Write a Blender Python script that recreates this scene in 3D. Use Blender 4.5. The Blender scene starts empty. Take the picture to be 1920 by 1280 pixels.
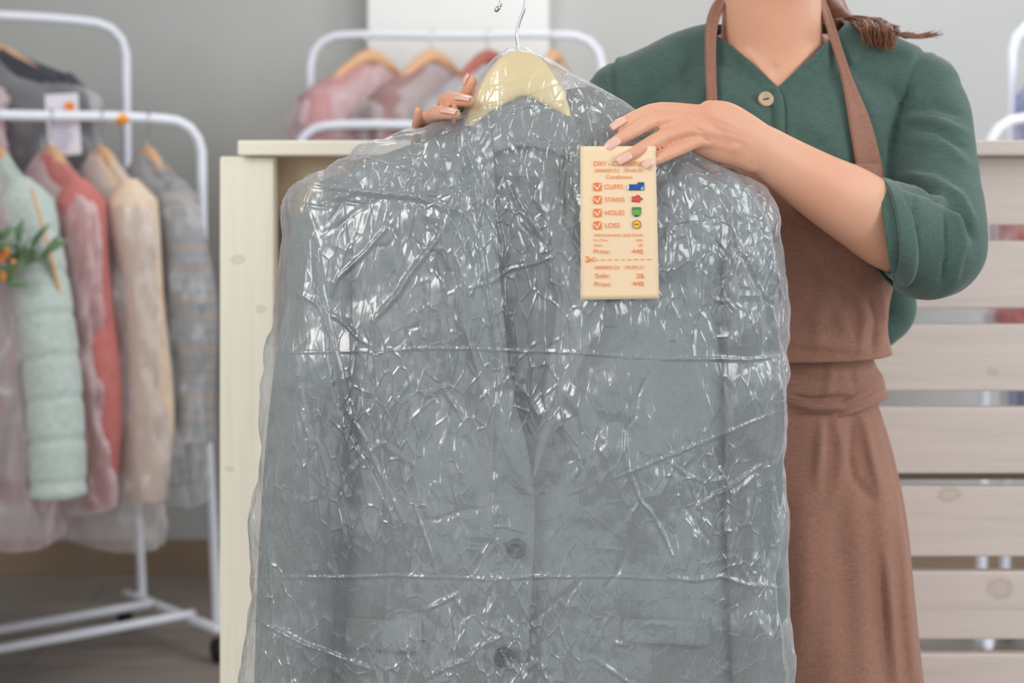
import bpy, bmesh, math, random
import numpy as np
from mathutils import Vector, Matrix, noise
from mathutils.bvhtree import BVHTree
random.seed(7); np.random.seed(7)
C = bpy.context.scene.collection
F = 2667.0; CZ = 1.18; HY = 350.0
# ---------------------------------------------------------------- camera, light, exposure
cd = bpy.data.cameras.new('camera'); cam = bpy.data.objects.new('camera', cd); C.objects.link(cam)
cam.location = (0, 0, CZ); cam.rotation_euler = (math.pi/2, 0, 0)
cd.sensor_width = 36; cd.lens = F/1920*36; cd.shift_y = -(640-HY)/1920
cd.dof.use_dof = True; cd.dof.focus_distance = 1.42; cd.dof.aperture_fstop = 4.2
cd.clip_start = 0.02
bpy.context.scene.camera = cam
w = bpy.data.worlds.new('daylight'); bpy.context.scene.world = w; w.use_nodes = True
w.node_tree.nodes['Background'].inputs[0].default_value = (0.86, 0.92, 1.0, 1)
w.node_tree.nodes['Background'].inputs[1].default_value = 0.80
def area(name, loc, target, sx, sy, power, col):
    l = bpy.data.lights.new(name, 'AREA'); l.shape = 'RECTANGLE'; l.size = sx; l.size_y = sy
    l.energy = power; l.color = col
    o = bpy.data.objects.new(name, l); C.objects.link(o); o.location = loc
    o.rotation_euler = (Vector(target)-Vector(loc)).to_track_quat('-Z', 'Y').to_euler(); return o
area('added_area_light', (-1.75, -0.5, 2.15), (0.0, 1.5, 1.0), 1.0, 1.5, 40, (1.0, 0.97, 0.94))  # assumed key light from the upper left front; no window is built there
area('added_area_light', (2.3, 0.1, 1.9), (0.3, 1.6, 1.0), 1.0, 1.6, 30, (0.93, 0.97, 1.0))  # assumed soft light from the right, a free area lamp without a window
area('added_area_light', (2.9, 2.2, 1.7), (1.0, 3.9, 1.3), 1.2, 1.6, 42, (0.93, 0.97, 1.0))  # added lamp to brighten the right of the back wall and bag edge; no window
area('added_overhead_light', (0.6, 2.9, 2.62), (0.6, 2.9, 0), 2.2, 1.2, 26, (1, 0.98, 0.96))  # added overhead area light; no fitting is modelled on the ceiling
vs = bpy.context.scene.view_settings
vs.view_transform = 'Standard'; vs.look = 'None'; vs.gamma = 1; vs.use_curve_mapping = False; vs.exposure = 0.0
# ---------------------------------------------------------------- helpers
def P(x, y, Y): return Vector(((x-960)/F*Y, Y, CZ-(y-HY)/F*Y))
def proj(co):
    co = np.asarray(co); return np.stack([960+F*co[:,0]/co[:,1], HY-F*(co[:,2]-CZ)/co[:,1]], 1)
def tag(o, label=None, cat=None, group=None, kind=None):
    if label: o['label'] = label
    if cat: o['category'] = cat
    if group: o['group'] = group
    if kind: o['kind'] = kind
    return o
def mesh(name, verts, faces, mat, parent=None, smooth=True):
    me = bpy.data.meshes.new(name); me.from_pydata([tuple(v) for v in verts], [], faces); me.update()
    return link(name, me, mat, parent, smooth)
def link(name, me, mat, parent=None, smooth=True):
    if smooth:
        me.polygons.foreach_set('use_smooth', [True]*len(me.polygons))
    o = bpy.data.objects.new(name, me); C.objects.link(o)
    if mat:
        me.materials.clear(); me.materials.append(mat)
    if parent is not None:
        o.parent = parent; o.matrix_parent_inverse = Matrix.Translation(-Vector(parent.location)) if parent.get('_rooted') else Matrix.Identity(4)
    return o
def empty(name, loc=(0,0,0), label=None, cat=None, group=None):
    o = bpy.data.objects.new(name, None); C.objects.link(o); o.location = loc; o.empty_display_size = .05
    o['_rooted'] = 1; tag(o, label, cat, group); return o
def cubic(ts, v):
    ts = np.array(ts, float); v = np.array(v, float)
    m = np.zeros_like(v); d = np.diff(v, axis=0)/(np.diff(ts)[:,None] if v.ndim>1 else np.diff(ts))
    m[0] = d[0]; m[-1] = d[-1]
    if len(ts) > 2: m[1:-1] = (d[:-1]+d[1:])/2
    def f(t):
        t = np.clip(np.asarray(t, float), ts[0], ts[-1]); i = np.clip(np.searchsorted(ts, t, 'right')-1, 0, len(ts)-2)
        h = ts[i+1]-ts[i]; s = (t-ts[i])/h
        if v.ndim > 1: s = np.asarray(s)[...,None]; h = np.asarray(h)[...,None]
        return (2*s**3-3*s**2+1)*v[i]+(s**3-2*s**2+s)*h*m[i]+(-2*s**3+3*s**2)*v[i+1]+(s**3-s**2)*h*m[i+1]
    return f
def lin(ts, v): return lambda t: np.interp(t, ts, v)
def grid_faces(n, m, closed=False, off=0):      # n rows, m columns
    fs = []
    for i in range(n-1):
        for j in range(m if closed else m-1):
            a = i*m+j; b = i*m+(j+1)%m; fs.append((off+a, off+b, off+b+m, off+a+m))
    return fs
def tube_geo(pts, rad, seg=16, sub=6, ry=None, up=(0,0,1), caps=True, rings=None):
    """smooth tapered tube with rounded ends. ry = radius across the second axis"""
    pts = np.array([tuple(p) for p in pts], float); rad = np.array(rad, float)
    ry = rad if ry is None else np.array(ry, float)
    L = np.r_[0, np.cumsum(np.linalg.norm(np.diff(pts, axis=0), axis=1))]
    n = (len(pts)-1)*sub+1; t = np.linspace(0, L[-1], n)
    cp = cubic(L, pts)(t); r1 = cubic(L, rad)(t); r2 = cubic(L, ry)(t)
    tan = np.gradient(cp, axis=0); tan /= np.linalg.norm(tan, axis=1)[:,None]
    V = []; up = np.array(up, float)
    ring = []
    def addring(c, tg, a, b):
        nonlocal up
        u = up-tg*np.dot(up, tg); u /= np.linalg.norm(u)+1e-9; s = np.cross(tg, u); up = u
        for k in range(seg):
            an = 2*math.pi*k/seg; V.append(c+s*math.cos(an)*a+u*math.sin(an)*b)
    rows = 0
    if caps:
        for k in range(4):
            q = math.cos(k/4*math.pi/2) ; addring(cp[0]-tan[0]*min(r1[0],r2[0])*q, tan[0], r1[0]*math.sqrt(max(1-q*q,.01)), r2[0]*math.sqrt(max(1-q*q,.01))); rows += 1
    for i in range(n): addring(cp[i], tan[i], r1[i], r2[i]); rows += 1
    if caps:
        for k in range(3, -1, -1):
            q = math.cos(k/4*math.pi/2); addring(cp[-1]+tan[-1]*min(r1[-1],r2[-1])*q, tan[-1], r1[-1]*math.sqrt(max(1-q*q,.01)), r2[-1]*math.sqrt(max(1-q*q,.01))); rows += 1
    fs = grid_faces(rows, seg, True)
    if caps:
        fs.append(tuple(range(seg-1, -1, -1))); fs.append(tuple((rows-1)*seg+k for k in range(seg)))
    return V, fs
class MB:
    def __init__(s): s.v = []; s.f = []
    def add(s, vf):
        o = len(s.v); s.v += [tuple(x) for x in vf[0]]; s.f += [tuple(i+o for i in f) for f in vf[1]]; return s
    def tube(s, pts, rad, **k):
        if not hasattr(rad, '__len__'): rad = [rad]*len(pts)
        return s.add(tube_geo(pts, rad, **k))
    def box(s, c, d, M=None, bev=0):
        x, y, z = [q/2 for q in d]; vs = [Vector((a*x, b*y, e*z)) for a in (-1,1) for b in (-1,1) for e in (-1,1)]
        if M is not None: vs = [M@v for v in vs]
        vs = [v+Vector(c) for v in vs]
        return s.add((vs, [(0,1,3,2),(4,6,7,5),(0,4,5,1),(2,3,7,6),(0,2,6,4),(1,5,7,3)]))
    def cyl(s, a, b, r, seg=20): return s.tube([a, (Vector(a)+Vector(b))/2, b], [r]*3, seg=seg, sub=1, caps=False).capit(seg)
    def capit(s, seg):
        n = len(s.v); m = 3*seg; s.f.append(tuple(range(n-m+seg-1, n-m-1, -1))); s.f.append(tuple(range(n-seg, n))); return s
    def build(s, name, mat, parent=None, smooth=True, bevel=0):
        o = mesh(name, s.v, s.f, mat, parent, smooth)
        if bevel:
            md = o.modifiers.new('b', 'BEVEL'); md.width = bevel; md.segments = 2; md.limit_method = 'ANGLE'
        return o
def loft(rows):                                  # rows of equally long point lists
    m = len(rows[0]); return [p for r in rows for p in r], grid_faces(len(rows), m)
def solid(o, t, off=0):
    md = o.modifiers.new('s', 'SOLIDIFY'); md.thickness = t; md.offset = off; return o
def remesh(name, geo, voxel, smooth_it, mat, parent=None):
    me = bpy.data.meshes.new(name+'_src'); me.from_pydata(geo.v, [], geo.f); me.update()
    bm = bmesh.new(); bm.from_mesh(me); bmesh.ops.recalc_face_normals(bm, faces=bm.faces); bm.to_mesh(me); bm.free()
    o = bpy.data.objects.new('tmp', me); C.objects.link(o)
    r = o.modifiers.new('r', 'REMESH'); r.mode = 'VOXEL'; r.voxel_size = voxel
    sm = o.modifiers.new('s', 'SMOOTH'); sm.factor = .6; sm.iterations = smooth_it
    dg = bpy.context.evaluated_depsgraph_get(); dg.update()
    m2 = bpy.data.meshes.new_from_object(o.evaluated_get(dg)); bpy.data.objects.remove(o)
    m2.name = name
    return link(name, m2, mat, parent)
def getco(me):
    a = np.empty(len(me.vertices)*3); me.vertices.foreach_get('co', a); return a.reshape(-1,3)
def setco(me, a): me.vertices.foreach_set('co', np.ascontiguousarray(a).ravel()); me.update()
def getno(me):
    a = np.empty(len(me.vertices)*3); me.vertices.foreach_get('normal', a); return a.reshape(-1,3)
def polydist(p, line):
    best = np.full(len(p), 1e9); line = np.array(line, float)
    acc = 0; tot = np.sum(np.linalg.norm(np.diff(line, axis=0), axis=1)); T = np.zeros(len(p)); S = np.zeros(len(p))
    for a, b in zip(line[:-1], line[1:]):
        ab = b-a; l = np.linalg.norm(ab); t = np.clip(((p-a)@ab)/(l*l), 0, 1); q = p-(a+t[:,None]*ab); d = np.linalg.norm(q, axis=1)
        k = d < best; best[k] = d[k]; T[k] = (acc+t[k]*l)/tot
        sg = np.sign(ab[0]*(p[:,1]-a[1])-ab[1]*(p[:,0]-a[0])); S[k] = sg[k]; acc += l
    return best, T, S
def folds(p, lines):
    """p: pixel-like coords of the points; line = (pts, width, amp, kind)"""
    h = np.zeros(len(p))
    for ln in lines:
        pts, wd, amp = ln[:3]; kind = ln[3] if len(ln) > 3 else 'g'
        d, T, S = polydist(p, pts); fade = np.sqrt(np.clip(np.sin(np.pi*np.clip(T*.94+.03, 0, 1)), 0, 1))
        if kind == 'g': h += amp*np.exp(-(d/wd)**2)*fade
        elif kind == 't': h += amp*np.clip(1-d/wd, 0, 1)*fade
        elif kind == 's': h += amp*(S*np.clip(d/wd, 0, 1)*np.exp(-(d/(wd*5))**2))*fade
    return h
def vnoise(pts, scale, seed=0, octv=3):
    return np.array([noise.fractal(Vector((p[0]*scale[0]+seed, p[1]*scale[1]+seed*.7, p[2]*scale[2])), 1.0, 2.0, octv) for p in pts])
# ---------------------------------------------------------------- materials
def s2l(c): return tuple(((x/255)/12.92 if x/255 <= .04045 else ((x/255+.055)/1.055)**2.4) for x in c)+(1,)
class NT:
    def __init__(s, name):
        s.m = bpy.data.materials.new(name); s.m.use_nodes = True; s.t = s.m.node_tree; s.t.nodes.clear()
        s.out = s.n('ShaderNodeOutputMaterial')
    def n(s, typ, ins=None, **kw):
        nd = s.t.nodes.new(typ)
        for k, v in kw.items(): setattr(nd, k, v)
        for k, v in (ins or {}).items():
            if isinstance(v, bpy.types.NodeSocket): s.t.links.new(v, nd.inputs[k])
            else: nd.inputs[k].default_value = v
        return nd
    def math(s, op, a, b=None, clamp=False):
        nd = s.n('ShaderNodeMath', operation=op, use_clamp=clamp)
        for i, v in enumerate((a, b)):
            if v is None: continue
            if isinstance(v, bpy.types.NodeSocket): s.t.links.new(v, nd.inputs[i])
            else: nd.inputs[i].default_value = v
        return nd.outputs[0]
    def vmath(s, op, a, b=None):
        nd = s.n('ShaderNodeVectorMath', operation=op)
        for i, v in enumerate((a, b)):
            if v is None: continue
            if isinstance(v, bpy.types.NodeSocket): s.t.links.new(v, nd.inputs[i])
            else: nd.inputs[i].default_value = v
        return nd.outputs['Value'] if op in ('DOT_PRODUCT', 'LENGTH') else nd.outputs[0]
    def coord(s, scale=(1,1,1), which='Object', rot=(0,0,0)):
        tc = s.n('ShaderNodeTexCoord'); mp = s.n('ShaderNodeMapping', {'Vector': tc.outputs[which], 'Scale': scale, 'Rotation': rot}); return mp.outputs[0]
    def noise(s, vec, scale, detail=3, rough=.5, color=False):
        nd = s.n('ShaderNodeTexNoise', {'Vector': vec, 'Scale': scale, 'Detail': detail, 'Roughness': rough}); return nd.outputs[1 if color else 0]
    def ramp(s, fac, stops):
        nd = s.n('ShaderNodeValToRGB', {'Fac': fac}); e = nd.color_ramp.elements
        while len(e) < len(stops): e.new(.5)
        for q, (p, c) in zip(e, stops): q.position = p; q.color = c
        return nd.outputs[0]
    def mix(s, fac, a, b, mode='MIX'):
        nd = s.n('ShaderNodeMix', data_type='RGBA', blend_type=mode)
        for k, v in ((0, fac), (6, a), (7, b)):
            if isinstance(v, bpy.types.NodeSocket): s.t.links.new(v, nd.inputs[k])
            else: nd.inputs[k].default_value = v
        return nd.outputs[2]
    def bump(s, h, strength, dist, normal=None):
        d = {'Height': h, 'Strength': strength, 'Distance': dist}
        if normal is not None: d['Normal'] = normal
        return s.n('ShaderNodeBump', d).outputs[0]
    def surf(s, sh): s.t.links.new(sh, s.out.inputs[0]); return s.m
    def pbsdf(s, **k):
        ins = {}
        for a, b in k.items(): ins[a.replace('_', ' ')] = b
        return s.n('ShaderNodeBsdfPrincipled', ins).outputs[0]
def dark(c, f): return (c[0]*f, c[1]*f, c[2]*f, 1)
def m_plain(name, rgb, rough=.5, metal=0, var=.06, spec=.5):
    N = NT(name); c = s2l(rgb); v = N.noise(N.coord(), 9, 4)
    col = N.ramp(v, [(.3, dark(c, 1-var)), (.7, dark(c, 1+var))])
    return N.surf(N.pbsdf(Base_Color=col, Roughness=rough, Metallic=metal, Specular_IOR_Level=spec))
def m_cloth(name, rgb, weave=900, wb=.35, var=.10, slub=True, sheen=.15, fold=.0, twist=0):
    N = NT(name); c = s2l(rgb); co = N.coord(rot=(0, twist, 0))
    a = N.noise(N.coord((1, 1, .12)), weave, 2); b = N.noise(N.coord((.12, .12, 1)), weave, 2)
    wv = N.math('MULTIPLY', N.math('ADD', a, b), .5)
    big = N.noise(co, 14, 5)
    col = N.ramp(big, [(.25, dark(c, 1-var)), (.75, dark(c, 1+var))])
    col = N.mix(.55 if slub else .2, col, N.ramp(wv, [(.36, dark(c, .72)), (.64, dark(c, 1.32))]))
    nrm = N.bump(wv, wb, .0006)
    if fold: nrm = N.bump(N.noise(co, 18, 4, .55), fold, .02, nrm)
    return N.surf(N.pbsdf(Base_Color=col, Roughness=.9, Specular_IOR_Level=.2, Sheen_Weight=sheen, Normal=nrm))
def m_wood(name, rgb, axis='x', knots=0, rough=.55, contrast=.14, spots=()):
    N = NT(name); c = s2l(rgb); sc = {'x': (.6, 14, 14), 'z': (14, 14, .6)}[axis]
    base = N.coord(sc); w_ = N.noise(N.coord(), 1.5, 2, color=True)
    co = N.vmath('ADD', base, N.vmath('SCALE', w_, None)) if False else base
    g = N.noise(co, 3.2, 8, .62); g2 = N.noise(co, 22, 3)
    col = N.ramp(g, [(.28, dark(c, 1-contrast)), (.5, c), (.75, dark(c, 1+contrast*.4))])
    col = N.mix(.25, col, N.ramp(g2, [(.3, dark(c, .86)), (.7, dark(c, 1.06))]))
    if knots:
        ks = {'x': (1.0, 1.0, 1.7), 'z': (1.7, 1.0, 1.0)}[axis]
        v = N.n('ShaderNodeTexVoronoi', {'Vector': N.coord(ks), 'Scale': knots})
        d = N.math('ADD', v.outputs['Distance'], N.math('MULTIPLY', N.noise(N.coord(), 30, 3), .03))
        sel = N.math('GREATER_THAN', N.n('ShaderNodeSeparateColor', {'Color': v.outputs['Color']}).outputs[0], .62)
        k = N.math('MULTIPLY', N.ramp(d, [(.045, (1,1,1,1)), (.085, (0,0,0,1))]), sel)
        col = N.mix(N.math('MULTIPLY', k, .55), col, (c[0]*.62, c[1]*.55, c[2]*.42, 1))
    for (sx, sy, sz, sr) in spots:                   # single knots in the boards
        dd = N.vmath('SUBTRACT', N.coord(), (sx, sy, sz)); dd = N.vmath('MULTIPLY', dd, (1, 0, 1.5) if axis == 'z' else (.7, 0, 1))
        ln = N.math('ADD', N.vmath('LENGTH', dd), N.math('MULTIPLY', N.math('SUBTRACT', N.noise(N.coord(), 70, 2), .5), sr*.9))
        k = N.ramp(N.math('DIVIDE', ln, sr*2), [(.18, (.55,.55,.55,1)), (.42, (1,1,1,1)), (.62, (0,0,0,1))])
        col = N.mix(N.math('MULTIPLY', k, .42), col, (c[0]*.55, c[1]*.5, c[2]*.38, 1))
    return N.surf(N.pbsdf(Base_Color=col, Roughness=rough, Normal=N.bump(g, .12, .003)))
def m_skin(name, rgb):
    N = NT(name); c = s2l(rgb); co = N.coord()
    big = N.noise(co, 11, 3); fine = N.noise(co, 260, 3)
    col = N.ramp(big, [(.3, (c[0]*.98, c[1]*.88, c[2]*.84, 1)), (.7, (c[0]*1.02, c[1]*1.05, c[2]*1.06, 1))])
    vo = N.n('ShaderNodeTexVoronoi', {'Vector': co, 'Scale': 700}).outputs[0]
    nrm = N.bump(vo, .10, .0006, N.bump(fine, .10, .001))
    return N.surf(N.pbsdf(Base_Color=col, Roughness=.46, Specular_IOR_Level=.4, Subsurface_Weight=.22, Subsurface_Radius=(.010, .0035, .0018), Subsurface_Scale=.7, Normal=nrm))
def m_film(name, rgb=(232,236,242), haze=.16, gloss=.10, fine=1.0, rough=.17, tint=.95, lite=False):
    """thin crumpled polythene: clear, with a little milkiness and sharp facets"""
    N = NT(name); tc = N.coord()
    wn = N.vmath('SUBTRACT', N.noise(tc, 5, 1, .5, color=True), (.5,.5,.5))
    wsc = N.n('ShaderNodeVectorMath', {0: wn, 'Scale': .05}, operation='SCALE').outputs[0]
    p = N.vmath('ADD', tc, wsc)
    h = None
    mask = N.ramp(N.noise(tc, 6.0, 3, .6), [(.41, (.22,.22,.22,1)), (.62, (1,1,1,1))])
    for sc, am, rot, st, ed in ((11, .34, .45, (1, 1, .42), .0), (32, .36, -.55, (1, 1, .38), .0013), (80, .55, .8, (1, 1, .40), .0008), (190, .62, -.3, (1, 1, .5), .0)):
        if lite and (ed or sc > 100): continue
        q = N.n('ShaderNodeMapping', {'Vector': p, 'Rotation': (0, rot, 0), 'Scale': st}).outputs[0]
        v = N.n('ShaderNodeTexVoronoi', {'Vector': q, 'Scale': sc})
        dv2 = N.vmath('SUBTRACT', q, v.outputs['Position'])
        g = N.vmath('SUBTRACT', v.outputs['Color'], (.5,.5,.5))
        hh = N.math('MULTIPLY', N.vmath('DOT_PRODUCT', dv2, g), am)
        if ed:
            e = N.n('ShaderNodeTexVoronoi', {'Vector': q, 'Scale': sc}, feature='DISTANCE_TO_EDGE').outputs['Distance']
            hh = N.math('ADD', hh, N.math('MULTIPLY', N.math('SUBTRACT', 1.0, N.math('MULTIPLY', e, 14.0, True)), ed))
        hh = N.math('MULTIPLY', hh, mask) if sc > 20 else hh
        h = hh if h is None else N.math('ADD', h, hh)
    h = N.math('ADD', h, N.math('MULTIPLY', N.noise(p, 9, 3, .5), .012))
    nrm = N.bump(h, .9*fine, 1.0)
    lw = N.n('ShaderNodeLayerWeight', {'Blend': .35, 'Normal': nrm}).outputs['Facing']; lg = N.n('ShaderNodeLayerWeight', {'Blend': .35}).outputs['Facing']
    c = s2l(rgb)
    tr = N.n('ShaderNodeBsdfTransparent', {'Color': (tint, tint*1.005, tint*1.01, 1)}).outputs[0]
    g1 = N.n('ShaderNodeBsdfGlossy', {'Color': (1,1,1,1), 'Roughness': rough, 'Normal': nrm}).outputs[0]
    g2 = N.n('ShaderNodeBsdfGlossy', {'Color': (1,1,1,1), 'Roughness': min(rough*2.4, .6), 'Normal': nrm}).outputs[0]
    gl = N.n('ShaderNodeMixShader', {0: .55, 1: g1, 2: g2}).outputs[0]
    df = N.n('ShaderNodeBsdfDiffuse', {'Color': c, 'Normal': nrm}).outputs[0]
    tl = N.n('ShaderNodeBsdfTranslucent', {'Color': c, 'Normal': nrm}).outputs[0]
    milk = N.n('ShaderNodeMixShader', {0: .35, 1: df, 2: tl}).outputs[0]
    hz = N.math('MULTIPLY', N.math('ADD', N.math('MULTIPLY', N.math('POWER', lg, 2.0), 3.8), 1.0), haze)
    a = N.n('ShaderNodeMixShader', {0: hz, 1: tr, 2: milk}).outputs[0]
    gf = N.math('ADD', N.math('MULTIPLY', N.math('POWER', lw, 3.0), .5), gloss)
    return N.surf(N.n('ShaderNodeMixShader', {0: gf, 1: a, 2: gl}).outputs[0])
# ---------------------------------------------------------------- the room
def m_wall(name, rgb):
    N = NT(name); c = s2l(rgb)
    return N.surf(N.pbsdf(Base_Color=N.ramp(N.noise(N.coord(), 2.2, 4), [(.3, dark(c, .96)), (.7, dark(c, 1.03))]), Roughness=.85, Normal=N.bump(N.noise(N.coord(), 160, 3), .08, .002)))
def m_floor():
    N = NT('floor_planks'); br = N.n('ShaderNodeTexBrick', {'Vector': N.coord((1, 1, 1)), 'Color1': s2l((150,141,134)), 'Color2': s2l((128,120,114)), 'Mortar': s2l((78,70,64)), 'Scale': 1.0, 'Mortar Size': .003, 'Brick Width': 1.2, 'Row Height': .14})
    g = N.noise(N.coord((1.2, 16, 1)), 3, 6)
    col = N.mix(.35, br.outputs[0], N.ramp(g, [(.3, s2l((100,92,86))), (.7, s2l((160,150,142)))]))
    return N.surf(N.pbsdf(Base_Color=col, Roughness=.5, Normal=N.bump(g, .1, .003)))
WB = 4.36
M_wall = m_wall('grey_wall_paint', (190,191,189))
def structure(name, c, d, mat):
    o = MB().box(c, d).build(name, mat, smooth=False); o['kind'] = 'structure'; return o
structure('floor', (0, 1.6, -.05), (6.4, 6.0, .1), m_floor())
structure('wall_back', (0, WB+.06, 1.4), (6.4, .12, 2.8), M_wall)
structure('wall_left', (-2.66, 1.6, 1.4), (.12, 5.4, 2.8), M_wall)
structure('wall_right', (3.06, 1.6, 1.4), (.12, 5.4, 2.8), m_wall('light_wall_paint', (212,214,216)))
structure('ceiling', (0.2, 1.6, 2.85), (6.4, 6.0, .1), m_wall('white_ceiling_paint', (235,235,233)))
structure('trim_1', (((690+1029)/2-960)/F*(WB-.10), WB-.05, 1.4), ((1029-690)/F*(WB-.10), .10, 2.8), m_wall('white_column_paint', (238,238,236)))
o = structure('baseboard_back', (-1.0, WB-.01, .05), (3.2, .02, .10), m_wood('baseboard_oak', (150,128,108), 'x'))
o = structure('baseboard_right', (1.75, WB-.01, .05), (2.4, .02, .10), o.data.materials[0])
# ---------------------------------------------------------------- slatted pine counter
YC = 2.03
KN = lambda x, y, r: tuple(P(x, y, YC))+(r,)
WL = m_wood('pale_pine_left', (250,245,226), 'z', contrast=.12, spots=[KN(446,486,.010), KN(488,580,.008), KN(430,880,.006)])
WT = m_wood('pine_top_lit_half', (250,243,226), 'x', contrast=.08)
WS = m_wood('whitewashed_pine_slats', (230,216,206), 'x', contrast=.17, spots=[KN(1884,1112,.014), KN(1786,932,.011), KN(1870,700,.006)])
YC = 2.03
cx0, cx1 = (450-960)/F*YC, 1.15
zt = CZ-(264-HY)/F*YC; zb = CZ-(292-HY)/F*YC
ct = empty('service_counter', ((410-960)/F*YC+.4, YC+.2, 0), 'pale pine slatted service counter standing behind the person', 'counter')
MB().box(((cx0+.30)/2, YC+.20, (zt+zb)/2), (.30-cx0, .44, zt-zb)).build('countertop', WT, ct, False, .003)  # left half of one plank, its yellowish light put into the colour
MB().box(((.302+cx1)/2, YC+.20, (zt+zb)/2), (cx1-.302, .44, zt-zb)).build('countertop', WS, ct, False, .003)  # right half of the same plank, in the pinker slat colour
xl0, xl1 = (411-960)/F*YC, (513-960)/F*YC
MB().box(((xl0+xl1)/2, YC+.02, zb/2), (xl1-xl0, .035, zb-.002)).build('end_board', WL, ct, False, .003)
MB().box((xl0+.012, YC+.23, zb/2), (.022, .36, zb-.002)).build('side_panel', WL, ct, False, .003)
MB().box(((1500-960)/F*YC+.0, YC+.06, zb/2), (.05, .04, zb-.002)).build('post', WS, ct, False, .003)
MB().box((cx1-.05, YC+.06, zb/2), (.07, .04, zb-.002)).build('post', WS, ct, False, .003)
MB().box(((xl1+.18), YC+.075, zb/2+.0), (.50, .02, zb-.004)).build('back_panel', m_wood('pine_inner_panel', (226,206,178), 'x', contrast=.2), ct, False, .002)
mb = MB(); mb.box((xl1+.008, YC+.058, CZ-(438-HY)/F*YC), (.012, .012, .05)).build('bracket', m_plain('zinc_bracket', (150,160,172), .35, .7), ct, False, .002)
for a, b in ((291,424),(451,579),(609,736),(766,892),(916,1049),(1077,1206),(1233,1362),(1389,1518),(1545,1674),(1702,1850)):
    z1 = CZ-(a-HY)/F*YC; z0 = CZ-(b-HY)/F*YC
    if z0 < .01: z0 = .01
    if z1 <= z0: break
    y_ = YC+.030 if a > 300 else YC+.034
    MB().box(((.32+cx1)/2, y_, (z0+z1)/2-.001), (cx1-.32, .020, z1-z0-(.003 if a < 300 else 0))).build('slat', WS, ct, False, .003)
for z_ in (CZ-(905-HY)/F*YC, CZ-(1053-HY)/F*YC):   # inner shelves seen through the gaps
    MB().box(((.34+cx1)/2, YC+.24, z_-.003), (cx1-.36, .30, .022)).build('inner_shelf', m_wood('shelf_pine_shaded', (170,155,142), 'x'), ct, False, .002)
# ---------------------------------------------------------------- garment racks
M_rack = m_plain('white_rack_enamel', (226,230,240), .35, 0, .02)
M_black = m_plain('black_rubber', (26,26,28), .6)
def rack(loc, yaw, W, gap, skew, label, z1=1.345, z2=1.61, r=.0125, tape=False):
    """origin: floor point under the right front post; bar runs toward local -x; rear frame at +y"""
    R = Matrix.Rotation(yaw, 4, 'Z'); root = empty('garment_rack', loc, label, 'clothes rack', 'white garment racks')
    L = lambda x, y, z: Vector(loc)+R@Vector((x, y, z))
    def frame(y, z, sk, nm):
        rc = .085; pts = [L(sk+.045, y, .07), L(sk+.01, y, z*.5), L(sk, y, z-rc-.04)]+[L(sk-rc+rc*math.cos(t_), y, z-rc+rc*math.sin(t_)) for t_ in np.linspace(0, math.pi/2, 7)]+[L(sk-W/2, y, z)]+[L(sk-W+rc-rc*math.sin(t_), y, z-rc+rc*math.cos(t_)) for t_ in np.linspace(0, math.pi/2, 7)]+[L(sk-W, y, z-rc-.04), L(sk-W-.01, y, z*.5), L(sk-W-.02, y, .07)]
        MB().tube(pts, r, seg=14, sub=5).build(nm, M_rack, root)
        for sx in (sk-.10, sk-W+.10):
            MB().tube([L(sx, y, z+.004), L(sx, y, z+.022)], [.013,.011], seg=12, sub=2).build('end_stop', m_stop, root)
    frame(0, z1, 0, 'lower_frame'); frame(gap, z2, skew, 'upper_frame')
    for x0 in (.02, -W-.02):
        MB().tube([L(x0, -.05, .085), L(x0+skew/2, gap/2, .085), L(x0+skew, gap+.05, .085)], r, seg=12, sub=3).build('foot_bar', M_rack, root)
        for y in (-.04, gap+.04):
            xx = x0+skew*(y/gap)
            wl = MB().cyl(L(xx-.012, y, .03), L(xx+.012, y, .03), .029).build('caster', M_black, root)
            MB().cyl(L(xx, y, .055), L(xx, y, .085), .009, 10).build('caster_stem', M_black, wl)
    MB().tube([L(.0, .06, .10), L(-W/2, .06, .10), L(-W, .06, .10)], r*.9, seg=12, sub=2).build('base_rail', M_rack, root)
    MB().tube([L(.0+skew*.8, gap*.62, .10), L(-W/2, gap*.62, .10), L(-W+skew*.8, gap*.62, .10)], r*.9, seg=12, sub=2).build('base_rail', M_rack, root)
    return root, L
m_stop = m_plain('frosted_plastic_stop', (205,208,206), .4)
R1, L1 = rack((-.775, 3.55, 0), math.radians(35), .95, .33, -.075, 'white double garment rack at the left, in front of the grey wall')
# orange size marker and paper sleeve on the lower bar
dirb = Matrix.Rotation(math.radians(35), 3, 'Z')@Vector((-1, 0, 0))
def onbar(s, z=1.345): return Vector((-.775, 3.55, z))+dirb*s
tag(MB().tube([onbar(.200), onbar(.205), onbar(.210)], .0150, seg=14, sub=2).build('size_marker', m_plain('orange_plastic', (236,150,30), .4)), 'small orange ring clipped on the white bar of the left rack', 'size marker')
R2, L2 = rack((.245, 3.85, 0), 0, .83, .20, .01, 'white double garment rack in the middle, behind the counter')
R3, L3 = rack((1.99, 3.45, 0), math.radians(1), .84, .25, .15, 'white double garment rack at the far right, behind the counter')
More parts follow.
